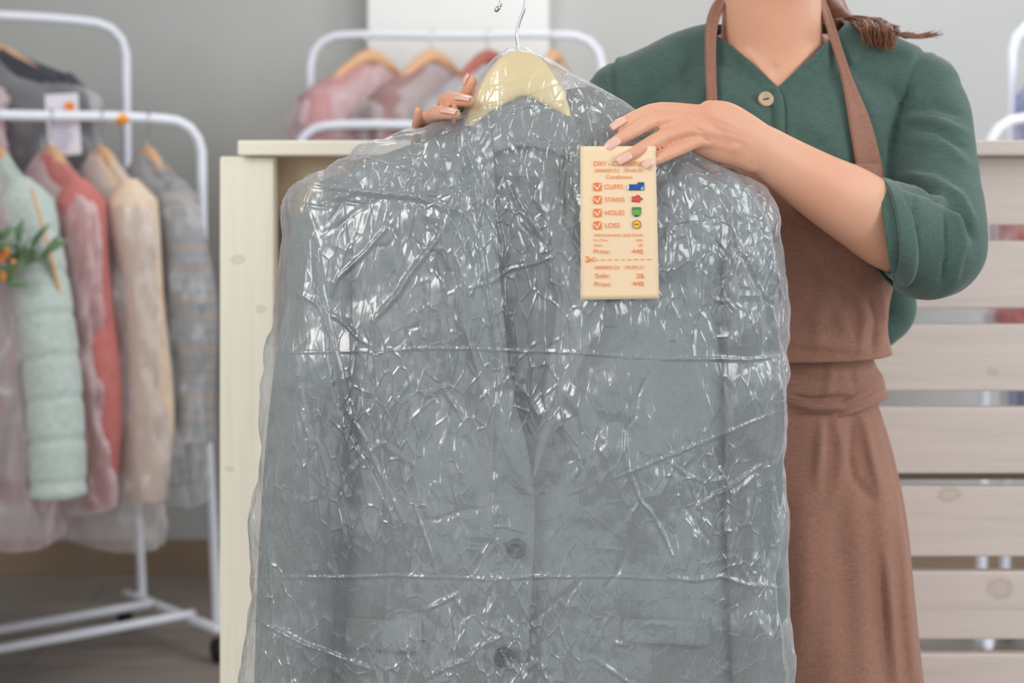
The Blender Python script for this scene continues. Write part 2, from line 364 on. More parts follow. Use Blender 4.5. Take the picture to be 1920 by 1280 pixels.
# ---------------------------------------------------------------- garments, hangers and their plastic covers
M_hw = m_wood('hanger_beech', (214,168,128), 'x')
M_hp = m_wood('hanger_rosewood', (170,96,84), 'x')
M_steel = m_plain('polished_steel', (200,200,205), .18, 1.0, .02)
bagm = m_film('garment_cover_film', (236,232,234), lite=True, haze=.30, gloss=.07, fine=.5, rough=.3)
bagc = m_film('clear_cover_film', lite=True, haze=.20, gloss=.08, fine=.5, rough=.25)
bagp = m_film('garment_cover_film_pink', (240,222,226), lite=True, haze=.42, gloss=.07, fine=.5, rough=.3)
def bg_hanger(hook, wa, ta, mat, label, sp=.2, clip=None, lift=0):
    root = empty('coat_hanger', hook, label, 'hanger', 'hangers on the racks'); H = Vector(hook); up = Vector((0,0,1))
    pts = [H+wa*.0+up*.0-wa*.018-up*.006, H+up*.016-wa*.004, H+up*.010+wa*.014, H+wa*.016-up*.012, H+wa*.004-up*.035, H-up*.085]
    MB().tube(pts, .0018, seg=8, sub=6).build('hook', M_steel, root)
    MB().tube([H-up*.178-wa*sp, H-up*(.128-lift)-wa*sp*.5, H-up*(.088-lift), H-up*(.128-lift)+wa*sp*.5, H-up*.178+wa*sp], [.012,.014,.017,.014,.012], ry=[.010,.015,.022,.015,.010], seg=12, sub=6).build('arm', mat, root)
    if clip: MB().tube([H-up*.055, H-up*.085], .010, seg=12, sub=2).build('size_ring', clip, root)
    return root
def hang(hook, yaw, rgb, L, label, hl, cl, cat='coat', cover=bagm, hm=None, sleeveL=.60, thick=.065, wide=.2, style='plain', mat=None, extra=.08, grp=None, far=True, clip=None, lean=.05, gname='coat'):
    hook = Vector(hook); wa = Matrix.Rotation(yaw, 3, 'Z')@Vector((0, -1, 0)); ta = Matrix.Rotation(yaw, 3, 'Z')@Vector((1, 0, 0)); up = Vector((0,0,1))
    hm = hm or M_hw
    bg_hanger(hook, wa, ta, hm, hl, wide*.9, clip, .028 if -.7 < hook.x < .6 else 0)
    gp = 'left rack' if hook.x < -.7 else 'middle rack' if hook.x < .6 else 'right rack'
    g = empty(gname, hook-up*L, label, cat, 'clothes hanging on the '+gp)
    if mat is None: mat = m_cloth(gname+'_fabric', rgb, 350, .4, .12, fold=.25)
    zs = np.linspace(0, 1, 60); rows = []
    HW = cubic([0,.03,.07,.11,.3,.6,1], [.045,.085,.155,wide,wide*.98,wide*1.02,wide*1.12])
    HT = cubic([0,.03,.07,.13,.3,.6,1], [.022,.028,.036,thick*.8,thick,thick*1.05,thick*1.25])
    sd = random.random()*50
    for s in zs:
        row = []; hw = float(HW(s)); ht = float(HT(s)); z = -.088-s*(L-.088)
        q = 1
        if style == 'puffer': q = 1-.06*math.exp(-(((s*L/.085)%1-.5)/.10)**2)
        for k in range(48):
            a = 2*math.pi*k/48; n = noise.noise(Vector((math.cos(a)*2.2+sd, math.sin(a)*2.2, s*1.6)))
            fl = 1+.16*n*min(1, s*3)+.05*math.sin(a*7+sd)*s
            row.append(hook+wa*hw*math.cos(a)*fl*(1+(q-1)*.3)+ta*ht*math.sin(a)*fl*q+up*(z+.01*n))
        row.append(row[0]); rows.append(row)
    solid(mesh('body', *loft(rows), mat, g), .004)
    for sg in ((1,-1) if far else (1,)):
        mb = MB(); n_ = 90; pts = []; rr = []; r2 = []
        for i in range(n_):
            s = i/(n_-1); pts.append(hook+wa*sg*(wide*.93+lean*s+.02*math.sin(s*3))+ta*(.02*math.sin(s*2.5)+.02*s)-up*(.150+s*sleeveL))
            b = .054+.006*math.sin(s*9+sd)-.010*s
            if style == 'puffer': b = .064*(1-.06*math.exp(-(((s*sleeveL/.085)%1-.5)/.10)**2))-.006*s
            b *= min(1, .35+s*9)
            rr.append(b); r2.append(b*.9)
        for dz, f_ in ((.004, .93), (.004, .72), (-.006, .45)): pts.append(pts[-1]-up*dz); rr.append(rr[n_-1]*f_); r2.append(r2[n_-1]*f_)
        mb.tube(pts, rr, ry=r2, seg=24, sub=2, up=tuple(wa), caps=False).build('sleeve', mat, g)
    # polythene cover
    rows = []; LL = L+extra; sd = random.random()*90
    HW = cubic([0,.03,.07,.14,.3,.6,.9,1], [.035,.06,.12,wide+.05,wide+.075,wide+.09,wide+.10,wide+.085])
    HT = cubic([0,.03,.07,.14,.3,.6,.9,1], [.022,.035,.05,thick+.02,thick+.03,thick+.035,thick+.045,thick+.05])
    for s in np.linspace(0, 1, 70):
        row = []
        for k in range(72):
            a = 2*math.pi*k/72; v = Vector((math.cos(a)*2+sd, math.sin(a)*2, s*3.2))
            n = noise.noise(v)*.14+noise.noise(v*3.1)*.10*min(1, s*5)+abs(noise.noise(v*6.3))*.06
            row.append(hook+wa*float(HW(s))*math.cos(a)*(1+n)+ta*float(HT(s))*math.sin(a)*(1+n*1.6)+up*(-.083-s*(LL-.083)+.03*n*s*3))
        row.append(row[0]); rows.append(row)
    c = mesh('garment_cover', *loft(rows), cover); tag(c, cl, 'garment cover', 'plastic covers on the '+gp)
    return g
A35 = math.radians(35)
M_plaid = None
def m_plaid():
    N = NT('grey_plaid_wool'); tc = N.coord(); sp = N.n('ShaderNodeSeparateXYZ', {'Vector': tc})
    def stripes(v, per, wd): return N.math('LESS_THAN', N.math('FRACT', N.math('MULTIPLY', v, 1/per)), wd)
    h1 = stripes(sp.outputs[2], .115, .07); h2 = stripes(N.math('ADD', sp.outputs[2], .045), .115, .05); v1 = stripes(sp.outputs[1], .06, .3); h3 = stripes(sp.outputs[2], .03, .35)
    base = N.mix(N.math('MULTIPLY', h3, .4), s2l((150,150,152)), s2l((112,113,118)))
    base = N.mix(N.math('MULTIPLY', v1, .35), base, s2l((105,106,112)))
    base = N.mix(N.math('MULTIPLY', N.math('ADD', h1, h2, True), .8), base, s2l((186,150,112)))
    base = N.mix(.25, base, N.ramp(N.noise(tc, 300, 2), [(.3, s2l((90,90,92))), (.7, s2l((200,200,200)))]))
    return N.surf(N.pbsdf(Base_Color=base, Roughness=.9, Normal=N.bump(N.noise(tc, 300, 3), .4, .001)))
or_ring = m_plain('orange_ring', (240,120,40), .4)
hang(onbar(.14), A35, None, .86, 'grey plaid wool coat with thin tan stripes, rightmost on the left rack', 'wooden hanger of the plaid coat beside the rack corner', 'clear crumpled cover over the grey plaid coat', mat=m_plaid(), cover=bagc, extra=.035, thick=.05, sleeveL=.60, wide=.19)
hang(onbar(.255), A35, (216,194,172), .88, 'beige long coat hanging beside the plaid coat', 'hanger of the beige coat with an orange size ring', 'clear cover over the beige long coat', sleeveL=.72, clip=or_ring, thick=.055, extra=.10)
hang(onbar(.375), A35, (188,112,108), .84, 'coral pink coat hanging between the beige coat and the mint puffer', 'hanger carrying the coral pink coat', 'pinkish cover over the coral pink coat', sleeveL=.72, cover=bagp, thick=.055, extra=.04)
hang(onbar(.50), A35, (184,197,192), .80, 'mint green quilted puffer jacket on the left rack', 'hanger carrying the mint puffer jacket', 'pinkish cover over the mint puffer jacket', cat='jacket', gname='puffer_jacket', style='puffer', sleeveL=.66, cover=bagp, thick=.065, extra=.14, lean=.17)
hang(onbar(.70), A35, (236,96,44), 1.16, 'bright orange long garment at the left edge of the picture', 'hanger with orange ring at the left end of the bar', 'cover over the bright orange garment at the left edge', cover=bagp, thick=.05, sleeveL=.7, clip=or_ring, extra=-.12, gname='dress', cat='dress', lean=.0)
# rear bar of the left rack
rb = lambda s: onbar(s, 1.61)+(Matrix.Rotation(A35, 3, 'Z')@Vector((0, .33, 0)))
hang(rb(.42), A35+math.radians(38), (66,68,76), .8, 'dark charcoal wool coat on the high bar of the left rack', 'hanger of the charcoal coat on the high bar', 'clear cover over the charcoal coat', thick=.085, wide=.225, extra=.1, cover=bagc)
hang(rb(.60), A35+math.radians(30), (150,104,108), .78, 'mauve coat on the high bar beside the charcoal coat', 'hanger of the mauve coat on the high bar', 'pinkish cover over the mauve coat', thick=.06, wide=.2, cover=bagp)
# white care tag hanging on the charcoal coat
tg = empty('care_tag', P(120, 292, 3.40), 'white paper care tag with an orange spot, on the charcoal coat', 'tag')
M_pap = m_plain('white_paper', (232,230,240), .7, 0, .02)
tt = [P(a, b, 3.40) for a, b in ((84,178),(146,174),(153,288),(92,296))]
solid(mesh('paper', tt, [(0,3,2,1)], M_pap, tg, False), .001)
def disc(c, r, n, mat, parent, name, asp=1, seg=24, rot=0):
    return mesh(name, [Vector(c)+Vector((math.cos(2*math.pi*k/seg)*r, 0, math.sin(2*math.pi*k/seg)*r*asp)) for k in range(seg)], [tuple(range(seg))], mat, parent, False)
disc(P(130, 200, 3.396), .012, None, m_plain('orange_print', (240,140,30), .6), tg, 'printed_spot')
mb = MB()
for k in range(7): mb.box((P(115+k*.6, 214+k*10, 3.397)), (.045 if k%3 else .03, .0006, .0035))
mb.build('printed_lines', m_plain('grey_print', (176,174,196), .7), tg, False)
# middle rack, rear bar
mr = lambda px_, : Vector(((px_-960)/F*4.05, 4.05, 1.61))
YA = math.radians(-38)
for px_, rgb, lab, hm, th, cv, yaw in (
    (694, (186,140,142), 'dusty pink coat, leftmost on the middle rack', M_hw, .065, bagp, -52),
    (812, (150,118,116), 'brownish mauve fluffy coat on the middle rack', M_hw, .075, bagm, -46),
    (918, (168,160,166), 'grey mauve coat on the middle rack beside the wooden jacket hanger', M_hp, .07, bagm, -42),
    (1040, (196,176,150), 'pale tan coat at the right end of the middle rack', M_hw, .05, bagm, -24)):
    hang(mr(px_), math.radians(yaw), rgb, .82, lab, 'wooden hanger of the '+lab, 'clear cover over the '+lab, hm=hm, thick=th, wide=.18, cover=cv, sleeveL=.55)
# right rack
for px_, rgb, lab, yaw in ((1922, (214,52,30), 'red coat on the right rack, seen through the counter gaps', -10), (1962, (30,90,200), 'blue coat on the right rack behind the red coat', -10)):
    hang(((px_-960)/F*3.45, 3.45, 1.345) if px_ < 1950 else ((px_-960)/F*3.70, 3.70, 1.61), math.radians(yaw), rgb, .5 if px_ < 1950 else 1.08, lab, 'brown hanger of the '+lab, 'clear cover over the '+lab, hm=M_hp, cover=bagc, thick=.05, wide=.18, sleeveL=.3 if px_ < 1950 else .55)
# ---------------------------------------------------------------- plant at the left edge
pl = empty('potted_plant', (-1.34, 2.85, 0), 'green leafy plant with orange buds reaching in at the left edge', 'plant')
M_leaf = m_plain('leaf_green', (96,126,92), .5, 0, .25); M_bud = m_plain('orange_bud', (226,140,70), .5); M_stem = m_plain('stem_green', (92,110,66), .6)
base = Vector((-1.34, 2.85, 0))
MB().tube([base+Vector((0,0,.0)), base+Vector((0,0,.15)), base+Vector((0,0,.30))], [.10,.13,.15], seg=32, sub=4, caps=False).capit(32).build('pot', m_plain('terracotta', (170,110,84), .7), pl)
ends = [P(24, 462, 2.95), P(60, 468, 2.97), P(12, 500, 2.93), P(-20, 470, 2.9), P(88, 482, 2.98), P(6, 520, 2.93)]
def leaf(a, d, nrm, L, W):
    d = d.normalized(); s = d.cross(nrm).normalized(); rows = []
    for i in range(8):
        t = i/7; w_ = W*math.sin(math.pi*min(t*1.05+.02, 1))**.8; c = a+d*L*t+nrm*(.18*L*math.sin(t*2.4))
        rows.append([c-s*w_+nrm*w_*.4, c, c+s*w_+nrm*w_*.4])
    return loft(rows)
st = MB()
for e in ends:
    st.tube([base+Vector((random.uniform(-.03,.03), 0, .28)), e+Vector((-.16,0,-.06)), e], [.006,.005,.0025], seg=8, sub=8)
    for k in range(5):
        p = e+(Vector((-.05,0,.02))*random.random()); d = Vector((random.uniform(-.7,1), random.uniform(-.5,.3), random.uniform(-.9,.6)))
        o = mesh('leaf', *leaf(p, d, Vector((0,-1,.2)).normalized(), random.uniform(.04,.075), random.uniform(.006,.010)), M_leaf, pl); solid(o, .0006)
st.build('stems', M_stem, pl)
for q in ((8,512),(3,478),(12,470),(25,492)):
    MB().tube([P(q[0], q[1], 2.92), P(q[0]-2, q[1]+11, 2.92)], [.007,.006], seg=10, sub=3).build('bud', M_bud, pl)
tag(MB().tube([P(60, 355, 3.02), P(84, 440, 3.02), P(108, 530, 3.03), P(122, 620, 3.05)], [.007,.008,.008,.006], ry=[.003]*4, seg=12, sub=8).build('cloth_belt', m_cloth('tan_belt_fabric', (212,172,126))), 'narrow tan belt hanging down beside the mint puffer sleeve', 'belt')
# ---------------------------------------------------------------- jacket on its hanger, in the polythene bag
YJ = 1.46                                        # middle plane of the jacket
def zrow(py): return CZ-(py-HY)/F*YJ
def xcol(px_): return (px_-960)/F*YJ
class Shell:
    """closed bulging sheet: silhouette left/right (pixel rows on the middle plane) and half depth"""
    def __init__(s, rows, depth, p=2.6):
        ys = [r[0] for r in rows]; s.l = lin(ys, [r[1] for r in rows]); s.r = lin(ys, [r[2] for r in rows])
        s.d = cubic([q[0] for q in depth], [q[1] for q in depth]); s.y0, s.y1 = ys[0], ys[-1]; s.p = p
    def edge(s, py):
        k = np.linspace(-9, 9, 7); yy = np.clip(py+k, s.y0, s.y1)
        return np.mean([s.l(y) for y in yy]), np.mean([s.r(y) for y in yy])
    def front(s, x, z):                          # Y of the front at a world x, z
        py = HY+(CZ-z)/YJ*F; a, b = s.edge(py); a, b = xcol(a), xcol(b); t = abs((x-(a+b)/2)/((b-a)/2)); t = min(t, .999)
        return YJ-float(s.d(py))*(1-t**s.p)**.5
    def at(s, px_, py_, off=0.0):                # world point of a pixel on the front, lifted toward the camera
        Y = YJ-.06
        for _ in range(5):
            q = P(px_, py_, Y); Y = s.front(q.x, q.z)-off
        return P(px_, py_, Y)
    def geo(s, n, mf, mb_, y0=None, y1=None, back=1.0):
        rows = []
        for py in np.linspace(y0 or s.y0, y1 or s.y1, n):
            a, b = s.edge(py); a, b = xcol(a), xcol(b); xm, hw = (a+b)/2, (b-a)/2; d = float(s.d(py)); z = zrow(py); row = []
            for k in range(mf):
                t = -math.cos(math.pi*(k/(mf-1)))*.0 + (-1+2*k/(mf-1)); t = math.copysign(abs(t)**.9, t)
                row.append((xm+hw*t, YJ-d*(max(1-abs(t)**s.p, 0))**.5, z))
            for k in range(1, mb_):
                t = 1-2*k/mb_; row.append((xm+hw*t, YJ+back*d*(max(1-abs(t)**s.p, 0))**.5, z))
            rows.append(row)
        m = mf+mb_-1
        return [p for r in rows for p in r], grid_faces(n, m, True), m
JD = [(90,.010),(200,.016),(260,.026),(320,.045),(400,.056),(520,.060),(800,.062),(1500,.064)]
jac = Shell([(200,868,1085),(225,866,1150),(250,858,1195),(270,770,1240),(300,690,1300),(335,615,1358),(380,606,1388),(450,625,1394),(560,632,1392),(700,630,1394),(900,626,1398),(1100,620,1404),(1470,606,1420)], JD)
bag = Shell([(92,955,985),(100,938,1010),(112,922,1036),(135,905,1065),(165,890,1118),(200,878,1178),(222,868,1206),(240,800,1232),(256,735,1262),(280,668,1300),(310,618,1345),(332,572,1392),(345,546,1428),(380,532,1450),(420,530,1466),(470,522,1476),(540,516,1480),(620,508,1476),(655,503,1466),(700,498,1476),(800,490,1472),(900,482,1468),(1000,474,1468),(1080,468,1474),(1180,460,1478),(1280,452,1482),(1500,440,1488)],
            [(90,.020),(115,.034),(200,.040),(260,.050),(320,.064),(400,.078),(520,.084),(800,.086),(1500,.088)], p=4.5)
M_jac = m_cloth('grey_green_suiting', (123,131,129), 1000, .35, .06, sheen=.1)
M_jdark = m_cloth('dark_lining', (92,100,99), 1000, .2, .05, sheen=0)
J = empty('suit_jacket', (xcol(975), YJ, zrow(1470)), 'grey suit jacket under clear plastic, held up by the person', 'jacket')
# body
v, f, m = jac.geo(330, 260, 60)
v = np.array(v); pp = proj(v)
fl = [([(700,760),(705,1000),(690,1280)], 45, -.006), ([(770,700),(775,1280)], 5, -.0025), ([(1180,700),(1178,900),(1200,1280)], 5, -.0025),
      ([(850,520),(820,760),(800,1100)], 40, .006), ([(1240,560),(1220,900),(1240,1280)], 45, .007), ([(1100,900),(1090,1280)], 30, -.005),
      ([(645,430),(650,640),(655,900),(640,1400)], 30, -.034), ([(1372,430),(1376,700),(1384,900),(1400,1400)], 28, -.030),
      ([(690,420),(760,520),(860,560)], 26, .006), ([(1340,420),(1270,520)], 24, .006), ([(860,260),(760,320),(660,360)], 24, .006)]
h = folds(pp, fl)+.0025*vnoise(v, (5, 5, 2.4), 3)
front = np.array([(i % m) < 260 for i in range(len(v))]); v[:,1] -= np.where(front, h, -h*.3)
o = mesh('body', v, f, M_jac, J)
bm = bmesh.new(); bm.from_mesh(o.data); bvj = BVHTree.FromBMesh(bm); bm.free()
def jhit(px_, py_, off=0):
    d = P(px_, py_, 1.0)-Vector((0,0,CZ)); d.normalize(); hit = bvj.ray_cast(Vector((0,0,CZ)), d)
    if hit[0] is None: return jac.at(px_, py_, off)
    return P(px_, py_, hit[0].y-off)
def ruled(A, B, n, mm, fn, offA, offB, arch=0):
    """patch between pixel polylines A and B laid on a surface"""
    def par(Q):
        Q = np.array(Q, float); L = np.r_[0, np.cumsum(np.linalg.norm(np.diff(Q, axis=0), axis=1))]; return cubic(L/L[-1], Q)
    a, b = par(A), par(B); rows = []
    for i in range(n):
        s = i/(n-1); pa, pb = a(s), b(s); row = []
        for j in range(mm):
            t = j/(mm-1); q = pa*(1-t)+pb*t; oa = offA(s) if callable(offA) else offA; ob = offB(s) if callable(offB) else offB
            row.append(fn(q[0], q[1], oa*(1-t)+ob*t+arch*math.sin(math.pi*t)))
        rows.append(row)
    return loft(rows)
edge = [(908,262),(922,420),(932,560),(944,680),(968,790),(992,870),(1002,930),(1000,1050),(992,1180),(985,1280),(960,1460)]
o = mesh('front_panel', *ruled([(840,262),(780,420),(740,560),(720,680),(720,790),(720,870),(720,930),(720,1050),(720,1180),(720,1280),(720,1460)], edge, 160, 40, jhit, .0005, .011), M_jac, J); solid(o, .002)
o = mesh('lining', *ruled([(935,330),(940,500),(950,700),(990,860)], [(1010,330),(1035,500),(1035,700),(1000,870)], 60, 14, jhit, .001, .001), M_jdark, J)
o = mesh('lapel', *ruled([(872,238),(838,330),(800,420),(806,462),(832,478),(858,580),(884,660),(912,760),(950,850),(994,925)], [(920,235),(926,330),(930,430),(934,470),(936,500),(942,580),(950,660),(962,740),(985,830),(1001,926)], 110, 20, jhit, .017, .013, .004), M_jac, J); solid(o, .003)
o = mesh('lapel', *ruled([(1060,232),(1062,330),(1060,430),(1056,480),(1050,540),(1040,620),(1028,700),(1018,780),(1006,850),(1000,890)], [(1120,238),(1170,330),(1200,410),(1192,460),(1165,500),(1140,560),(1108,640),(1072,720),(1030,810),(1002,892)], 110, 20, jhit, .008, .014, .004), M_jac, J); solid(o, .003)
# collar: a band that stands behind the hanger and comes round to the lapels
def cpt(px_, py_, Y): return P(px_, py_, Y)
rows = []
for i in range(60):
    a = math.pi*(i/59); c, s = math.cos(a), math.sin(a)
    x = 972-112*c; Y = 1.462+.045*s
    top = 205-34*s; bot = 262-10*s
    rows.append([P(x+(4*c), top+ (bot-top)*k/9, Y-.004*math.sin(k/9*math.pi)) for k in range(10)])
o = mesh('collar', *loft(rows), M_jac, J); solid(o, .004)
o = mesh('collar_fold', *ruled([(872,226),(880,214),(905,212),(940,202),(968,192),(990,188),(1020,200),(1050,213),(1075,222)], [(840,300),(865,310),(900,300),(930,285),(965,275),(1000,275),(1040,285),(1080,300),(1110,300)], 70, 12, lambda a, b, off: P(a, b, jac.at(a, max(b, 232)).y-off), .004, .010, .004), M_jac, J); solid(o, .003)
# shoulder yokes up to the collar on the viewer's right
o = mesh('back_yoke', *ruled([(1062,168),(1090,164),(1120,172),(1150,186),(1190,208)], [(1062,262),(1090,262),(1130,262),(1170,262),(1215,262)], 40, 12, lambda a, b, off: P(a, b, 1.462-(max(b-200,0)/60)*.012), 0, 0), M_jac, J); solid(o, .004)
# sleeves
sl = tube_geo([P(625,366,1.462), P(604,450,1.460), P(597,560,1.460), P(582,700,1.457), P(566,900,1.457), P(557,1100,1.457), P(548,1400,1.457)], [.020,.033,.034,.037,.039,.040,.040], ry=[.022,.040,.043,.048,.049,.049,.049], seg=40, sub=12, up=(0,1,0))
o = mesh('sleeve', *sl, M_jac, J); a = getco(o.data); q = proj(a); a[:,1] -= folds(q, [([(600,420),(560,560)], 14, .004), ([(530,700),(600,800)], 12, .004), ([(540,1000),(600,1040)], 12, -.004)])+.002*vnoise(a, (8,8,5), 9); setco(o.data, a)
sr = tube_geo([P(1360,350,1.462), P(1388,420,1.460), P(1402,560,1.458), P(1406,700,1.457), P(1409,900,1.457), P(1414,1100,1.457), P(1424,1400,1.457)], [.020,.028,.031,.031,.031,.032,.032], ry=[.022,.040,.045,.047,.048,.049,.049], seg=40, sub=12, up=(0,1,0))
o = mesh('sleeve', *sr, M_jac, J); a = getco(o.data); q = proj(a); a[:,1] -= folds(q, [([(1380,450),(1430,520)], 12, .004), ([(1390,800),(1440,860)], 12, .004)])+.002*vnoise(a, (8,8,5), 19); setco(o.data, a)
# pocket flaps and buttons
def flap(x0, x1, y0, y1, name='pocket_flap'):
    n = 40; A = []; B = []
    for i in range(n):
        t = i/(n-1); x = x0+(x1-x0)*t; r = .07; yy = y1
        for q in (t, 1-t):
            if q < r: yy -= (y1-y0)*.25*(1-math.sqrt(max(1-((r-q)/r)**2, 0)))
        A.append((x, y0+6*(t-.5))); B.append((x, yy+10*t-4))
    g = ruled(A, B, 80, 8, jhit, .004, .009); o = mesh(name, *g, M_jac, J); solid(o, .003)
flap(650, 790, 1160, 1218); flap(1168, 1330, 1162, 1206)
M_btn = m_plain('dark_green_button', (30,50,46), .35)
for bx, by, pan in ((968,1028,1),(944,1232,1)):
    c = jhit(bx, by, .016); mb = MB(); r = .0098
    prof = [(0.0,.0025),(.55,.0025),(.72,.0042),(.92,.0042),(1,.002),(1,-.001)]
    V = []; Fc = []
    for pr, ph in prof: V.append([c+Vector((math.cos(2*math.pi*k/32)*r*pr, -ph, math.sin(2*math.pi*k/32)*r*pr)) for k in range(33)])
    o = mesh('button', *loft(V), M_btn, J); MB().tube([c+Vector((-.002,-.004,0)), c+Vector((.002,-.004,0))], .0006, seg=6, sub=1).build('thread', m_plain('grey_thread', (90,110,105), .8), o)
# wooden hanger
Hn = empty('wooden_hanger', P(971, 95, YJ), 'pale wooden hanger with a steel hook carrying the grey suit jacket', 'hanger')
top = [(866,262),(870,235),(884,195),(905,152),(930,115),(955,98),(975,95),(1000,101),(1025,121),(1048,155),(1064,190),(1072,222),(1080,262)]
bot = [(872,268),(878,250),(900,230),(925,212),(950,196),(972,184),(985,182),(1000,186),(1020,198),(1040,209),(1056,218),(1064,232),(1072,268)]
rows = []
ca = cubic(np.linspace(0,1,13), top); cb = cubic(np.linspace(0,1,13), bot)
for s in np.linspace(0, 1, 90):
    a, b = ca(s), cb(s); mid = (a+b)/2; row = []; Yc = 1.444+.0
    for k in range(28):
        an = 2*math.pi*k/28; c_, s_ = math.cos(an), math.sin(an); c_ = math.copysign(abs(c_)**.6, c_); s_ = math.copysign(abs(s_)**.6, s_)
        q = mid+(a-mid)*c_; row.append(P(q[0], q[1], Yc-.0085*s_))
    row.append(row[0]); rows.append(row)
g = loft(rows); n = 29; g[1].append(tuple(range(28))); g[1].append(tuple(89*n+k for k in range(27, -1, -1)))
mesh('arm', *g, m_wood('pale_hanger_wood', (252,226,158), 'x', rough=.4, contrast=.12), Hn)
MB().tube([P(971,110,1.444), P(971,88,1.444), P(969,62,1.444), P(975,38,1.444), P(984,12,1.444), P(984,-14,1.444), P(974,-38,1.444), P(954,-48,1.444), P(936,-34,1.444), P(937,-14,1.444), P(940,-2,1.444), P(938,10,1.444), P(932,18,1.444)], [.00155]*13, seg=12, sub=8).build('hook', M_steel, Hn)
MB().tube([P(934.5,14.5,1.444), P(931,19,1.444)], [.0023,.0023], seg=12, sub=2).build('hook_tip', M_steel, Hn)
# polythene bag
v, f, m = bag.geo(560, 470, 90, back=.9)
v = np.array(v); pp = proj(v); isf = np.array([(i % m) < 470 for i in range(len(v))])
rnd = np.random.RandomState(4)
def crease(a, b, wd, amp, jit=6, n=5, kind='t'):
    a = np.array(a, float); b = np.array(b, float); pts = [a+(b-a)*t+(rnd.randn(2)*jit if 0 < t < 1 else 0) for t in np.linspace(0, 1, n)]
    return (pts, wd, amp, kind)
cl = [crease((500,660),(900,654),3,.0015,2), crease((900,654),(1240,672),3,.0015,2), crease((1240,672),(1460,668),5,.002,3),
      crease((468,1082),(820,1080),3,.0017,2), crease((820,1080),(1250,1085),3,.0015,3), crease((1250,1080),(1470,1100),5,.002,4),
      crease((930,560),(931,1060),3.5,.0025,2), crease((580,450),(640,770),7,-.005,3), crease((640,770),(745,970),6,-.0045,3), crease((592,470),(652,770),5,.004,3), crease((652,770),(760,985),5,.003,3),
      crease((1310,945),(1432,872),4,.004,2), crease((1368,400),(1366,560),4,.003,1), crease((1175,690),(1180,900),4,.003,4), crease((1185,890),(1260,1040),4,.003,4), crease((776,940),(818,1070),4,.003,2),
      crease((470,1160),(700,1255),6,.0035,5), crease((1140,900),(1480,760),4,.0015,4), crease((800,1270),(940,1190),6,.0035,4), crease((860,1110),(800,1140),5,.003,4), crease((930,1080),(900,1230),9,.004,6), crease((880,540),(1040,480),4,.002,3),
      crease((870,235),(900,420),8,.006,4), crease((900,420),(930,660),7,.004,4), crease((885,240),(840,420),8,.004,5), crease((840,420),(700,600),8,.004,8), crease((930,400),(960,640),6,.004,6),
      crease((560,345),(860,400),6,.004,8), crease((600,380),(880,350),6,.003,8), crease((640,300),(800,330),10,.004,6), crease((700,290),(620,390),12,.004,6), crease((1400,340),(1470,560),8,.004,6), crease((1440,420),(1465,700),8,.005,6), crease((1458,560),(1452,900),9,.006,7), crease((1452,900),(1462,1280),9,.005,7), crease((1300,330),(1420,420),8,.003,7),
      crease((880,215),(1060,150),3,.0015,2), crease((890,200),(1100,190),3,.0015,3), crease((900,160),(1060,130),3,.0012,3), crease((1000,100),(1190,215),4,.0015,2), crease((1040,150),(1160,240),4,.0015,2), crease((875,235),(1000,195),3,.002,2)]
for k in range(26):                              # the upper half is creased hard, fanning out from the neck
    a = rnd.uniform(.12, 1.15)*math.pi/1.25+.2; r0 = rnd.uniform(60, 260); r1 = r0+rnd.uniform(60, 200); c0 = np.array((900, 230))
    d = np.array((-math.cos(a), math.sin(a))); cl.append(crease(c0+d*r0, c0+d*r1, rnd.uniform(4, 8), rnd.uniform(.0010,.0028)*rnd.choice((1,-1)), 7))
for k in range(30):
    x, y = rnd.uniform(480, 1460), rnd.uniform(350, 1280); an = rnd.choice((0.1, 1.4, -.7, -.9, .8))+rnd.randn()*.2; L = rnd.uniform(50, 170)
    cl.append(crease((x, y), (x+math.cos(an)*L, y-math.sin(an)*L), rnd.uniform(3.5, 7), rnd.uniform(.0007, .0018)*rnd.choice((1,-1)), 6))
h = folds(pp, cl)
hb = vnoise(v, (9, 9, 4.5), 2, 2)*.006
hm = vnoise(v, (26, 26, 15), 5, 3); hm = np.abs(hm)*.0045
msk = np.clip(.35+vnoise(v, (6, 6, 5), 31, 1)*1.5+np.clip((560-pp[:,1])/500, -.2, .5), .12, 1)
amp = np.clip((pp[:,1]-110)/160, .15, 1)*msk
tot = (h+hb*.6+hm*1.2)*np.where(pp[:,1] < 230, .5, 1)*1.0
off = h*np.clip((pp[:,1]-60)/150, .3, 1)+(hb+hm*amp*1.6)*np.clip((pp[:,1]-90)/160, .15, 1)
me = bpy.data.meshes.new('t'); me.from_pydata([tuple(a) for a in v], [], f); me.update(); nn = getno(me); bpy.data.meshes.remove(me)
if nn[np.argmin(np.abs(pp[:,0]-1000)+np.abs(pp[:,1]-700)+np.where(isf,0,1e4)),1] > 0: nn = -nn
side = vnoise(v, (1, 14, 11), 12, 3)*.010*np.clip((pp[:,1]-330)/100, 0, 1)
v2 = v+nn*off[:,None]; v2[:,0] += side*np.sign(v[:,0]-xcol(975))*np.clip(np.abs(v[:,0]-xcol(975))/.25, 0, 1)**3
M_bag = m_film('clear_polythene', haze=.15, gloss=.12, fine=1.0, rough=.16)
B = mesh('polythene_bag', v2, f, M_bag); tag(B, 'clear crumpled polythene garment bag over the grey suit jacket', 'plastic bag')
B.data.materials.append(m_film('clear_polythene_back', haze=.15, gloss=.12, fine=1.0, rough=.2, lite=True))
B.data.polygons.foreach_set('material_index', [0 if (fc[0] % m) < 470 else 1 for fc in f])
bm = bmesh.new(); bm.from_mesh(B.data); bvb = BVHTree.FromBMesh(bm); bm.free()
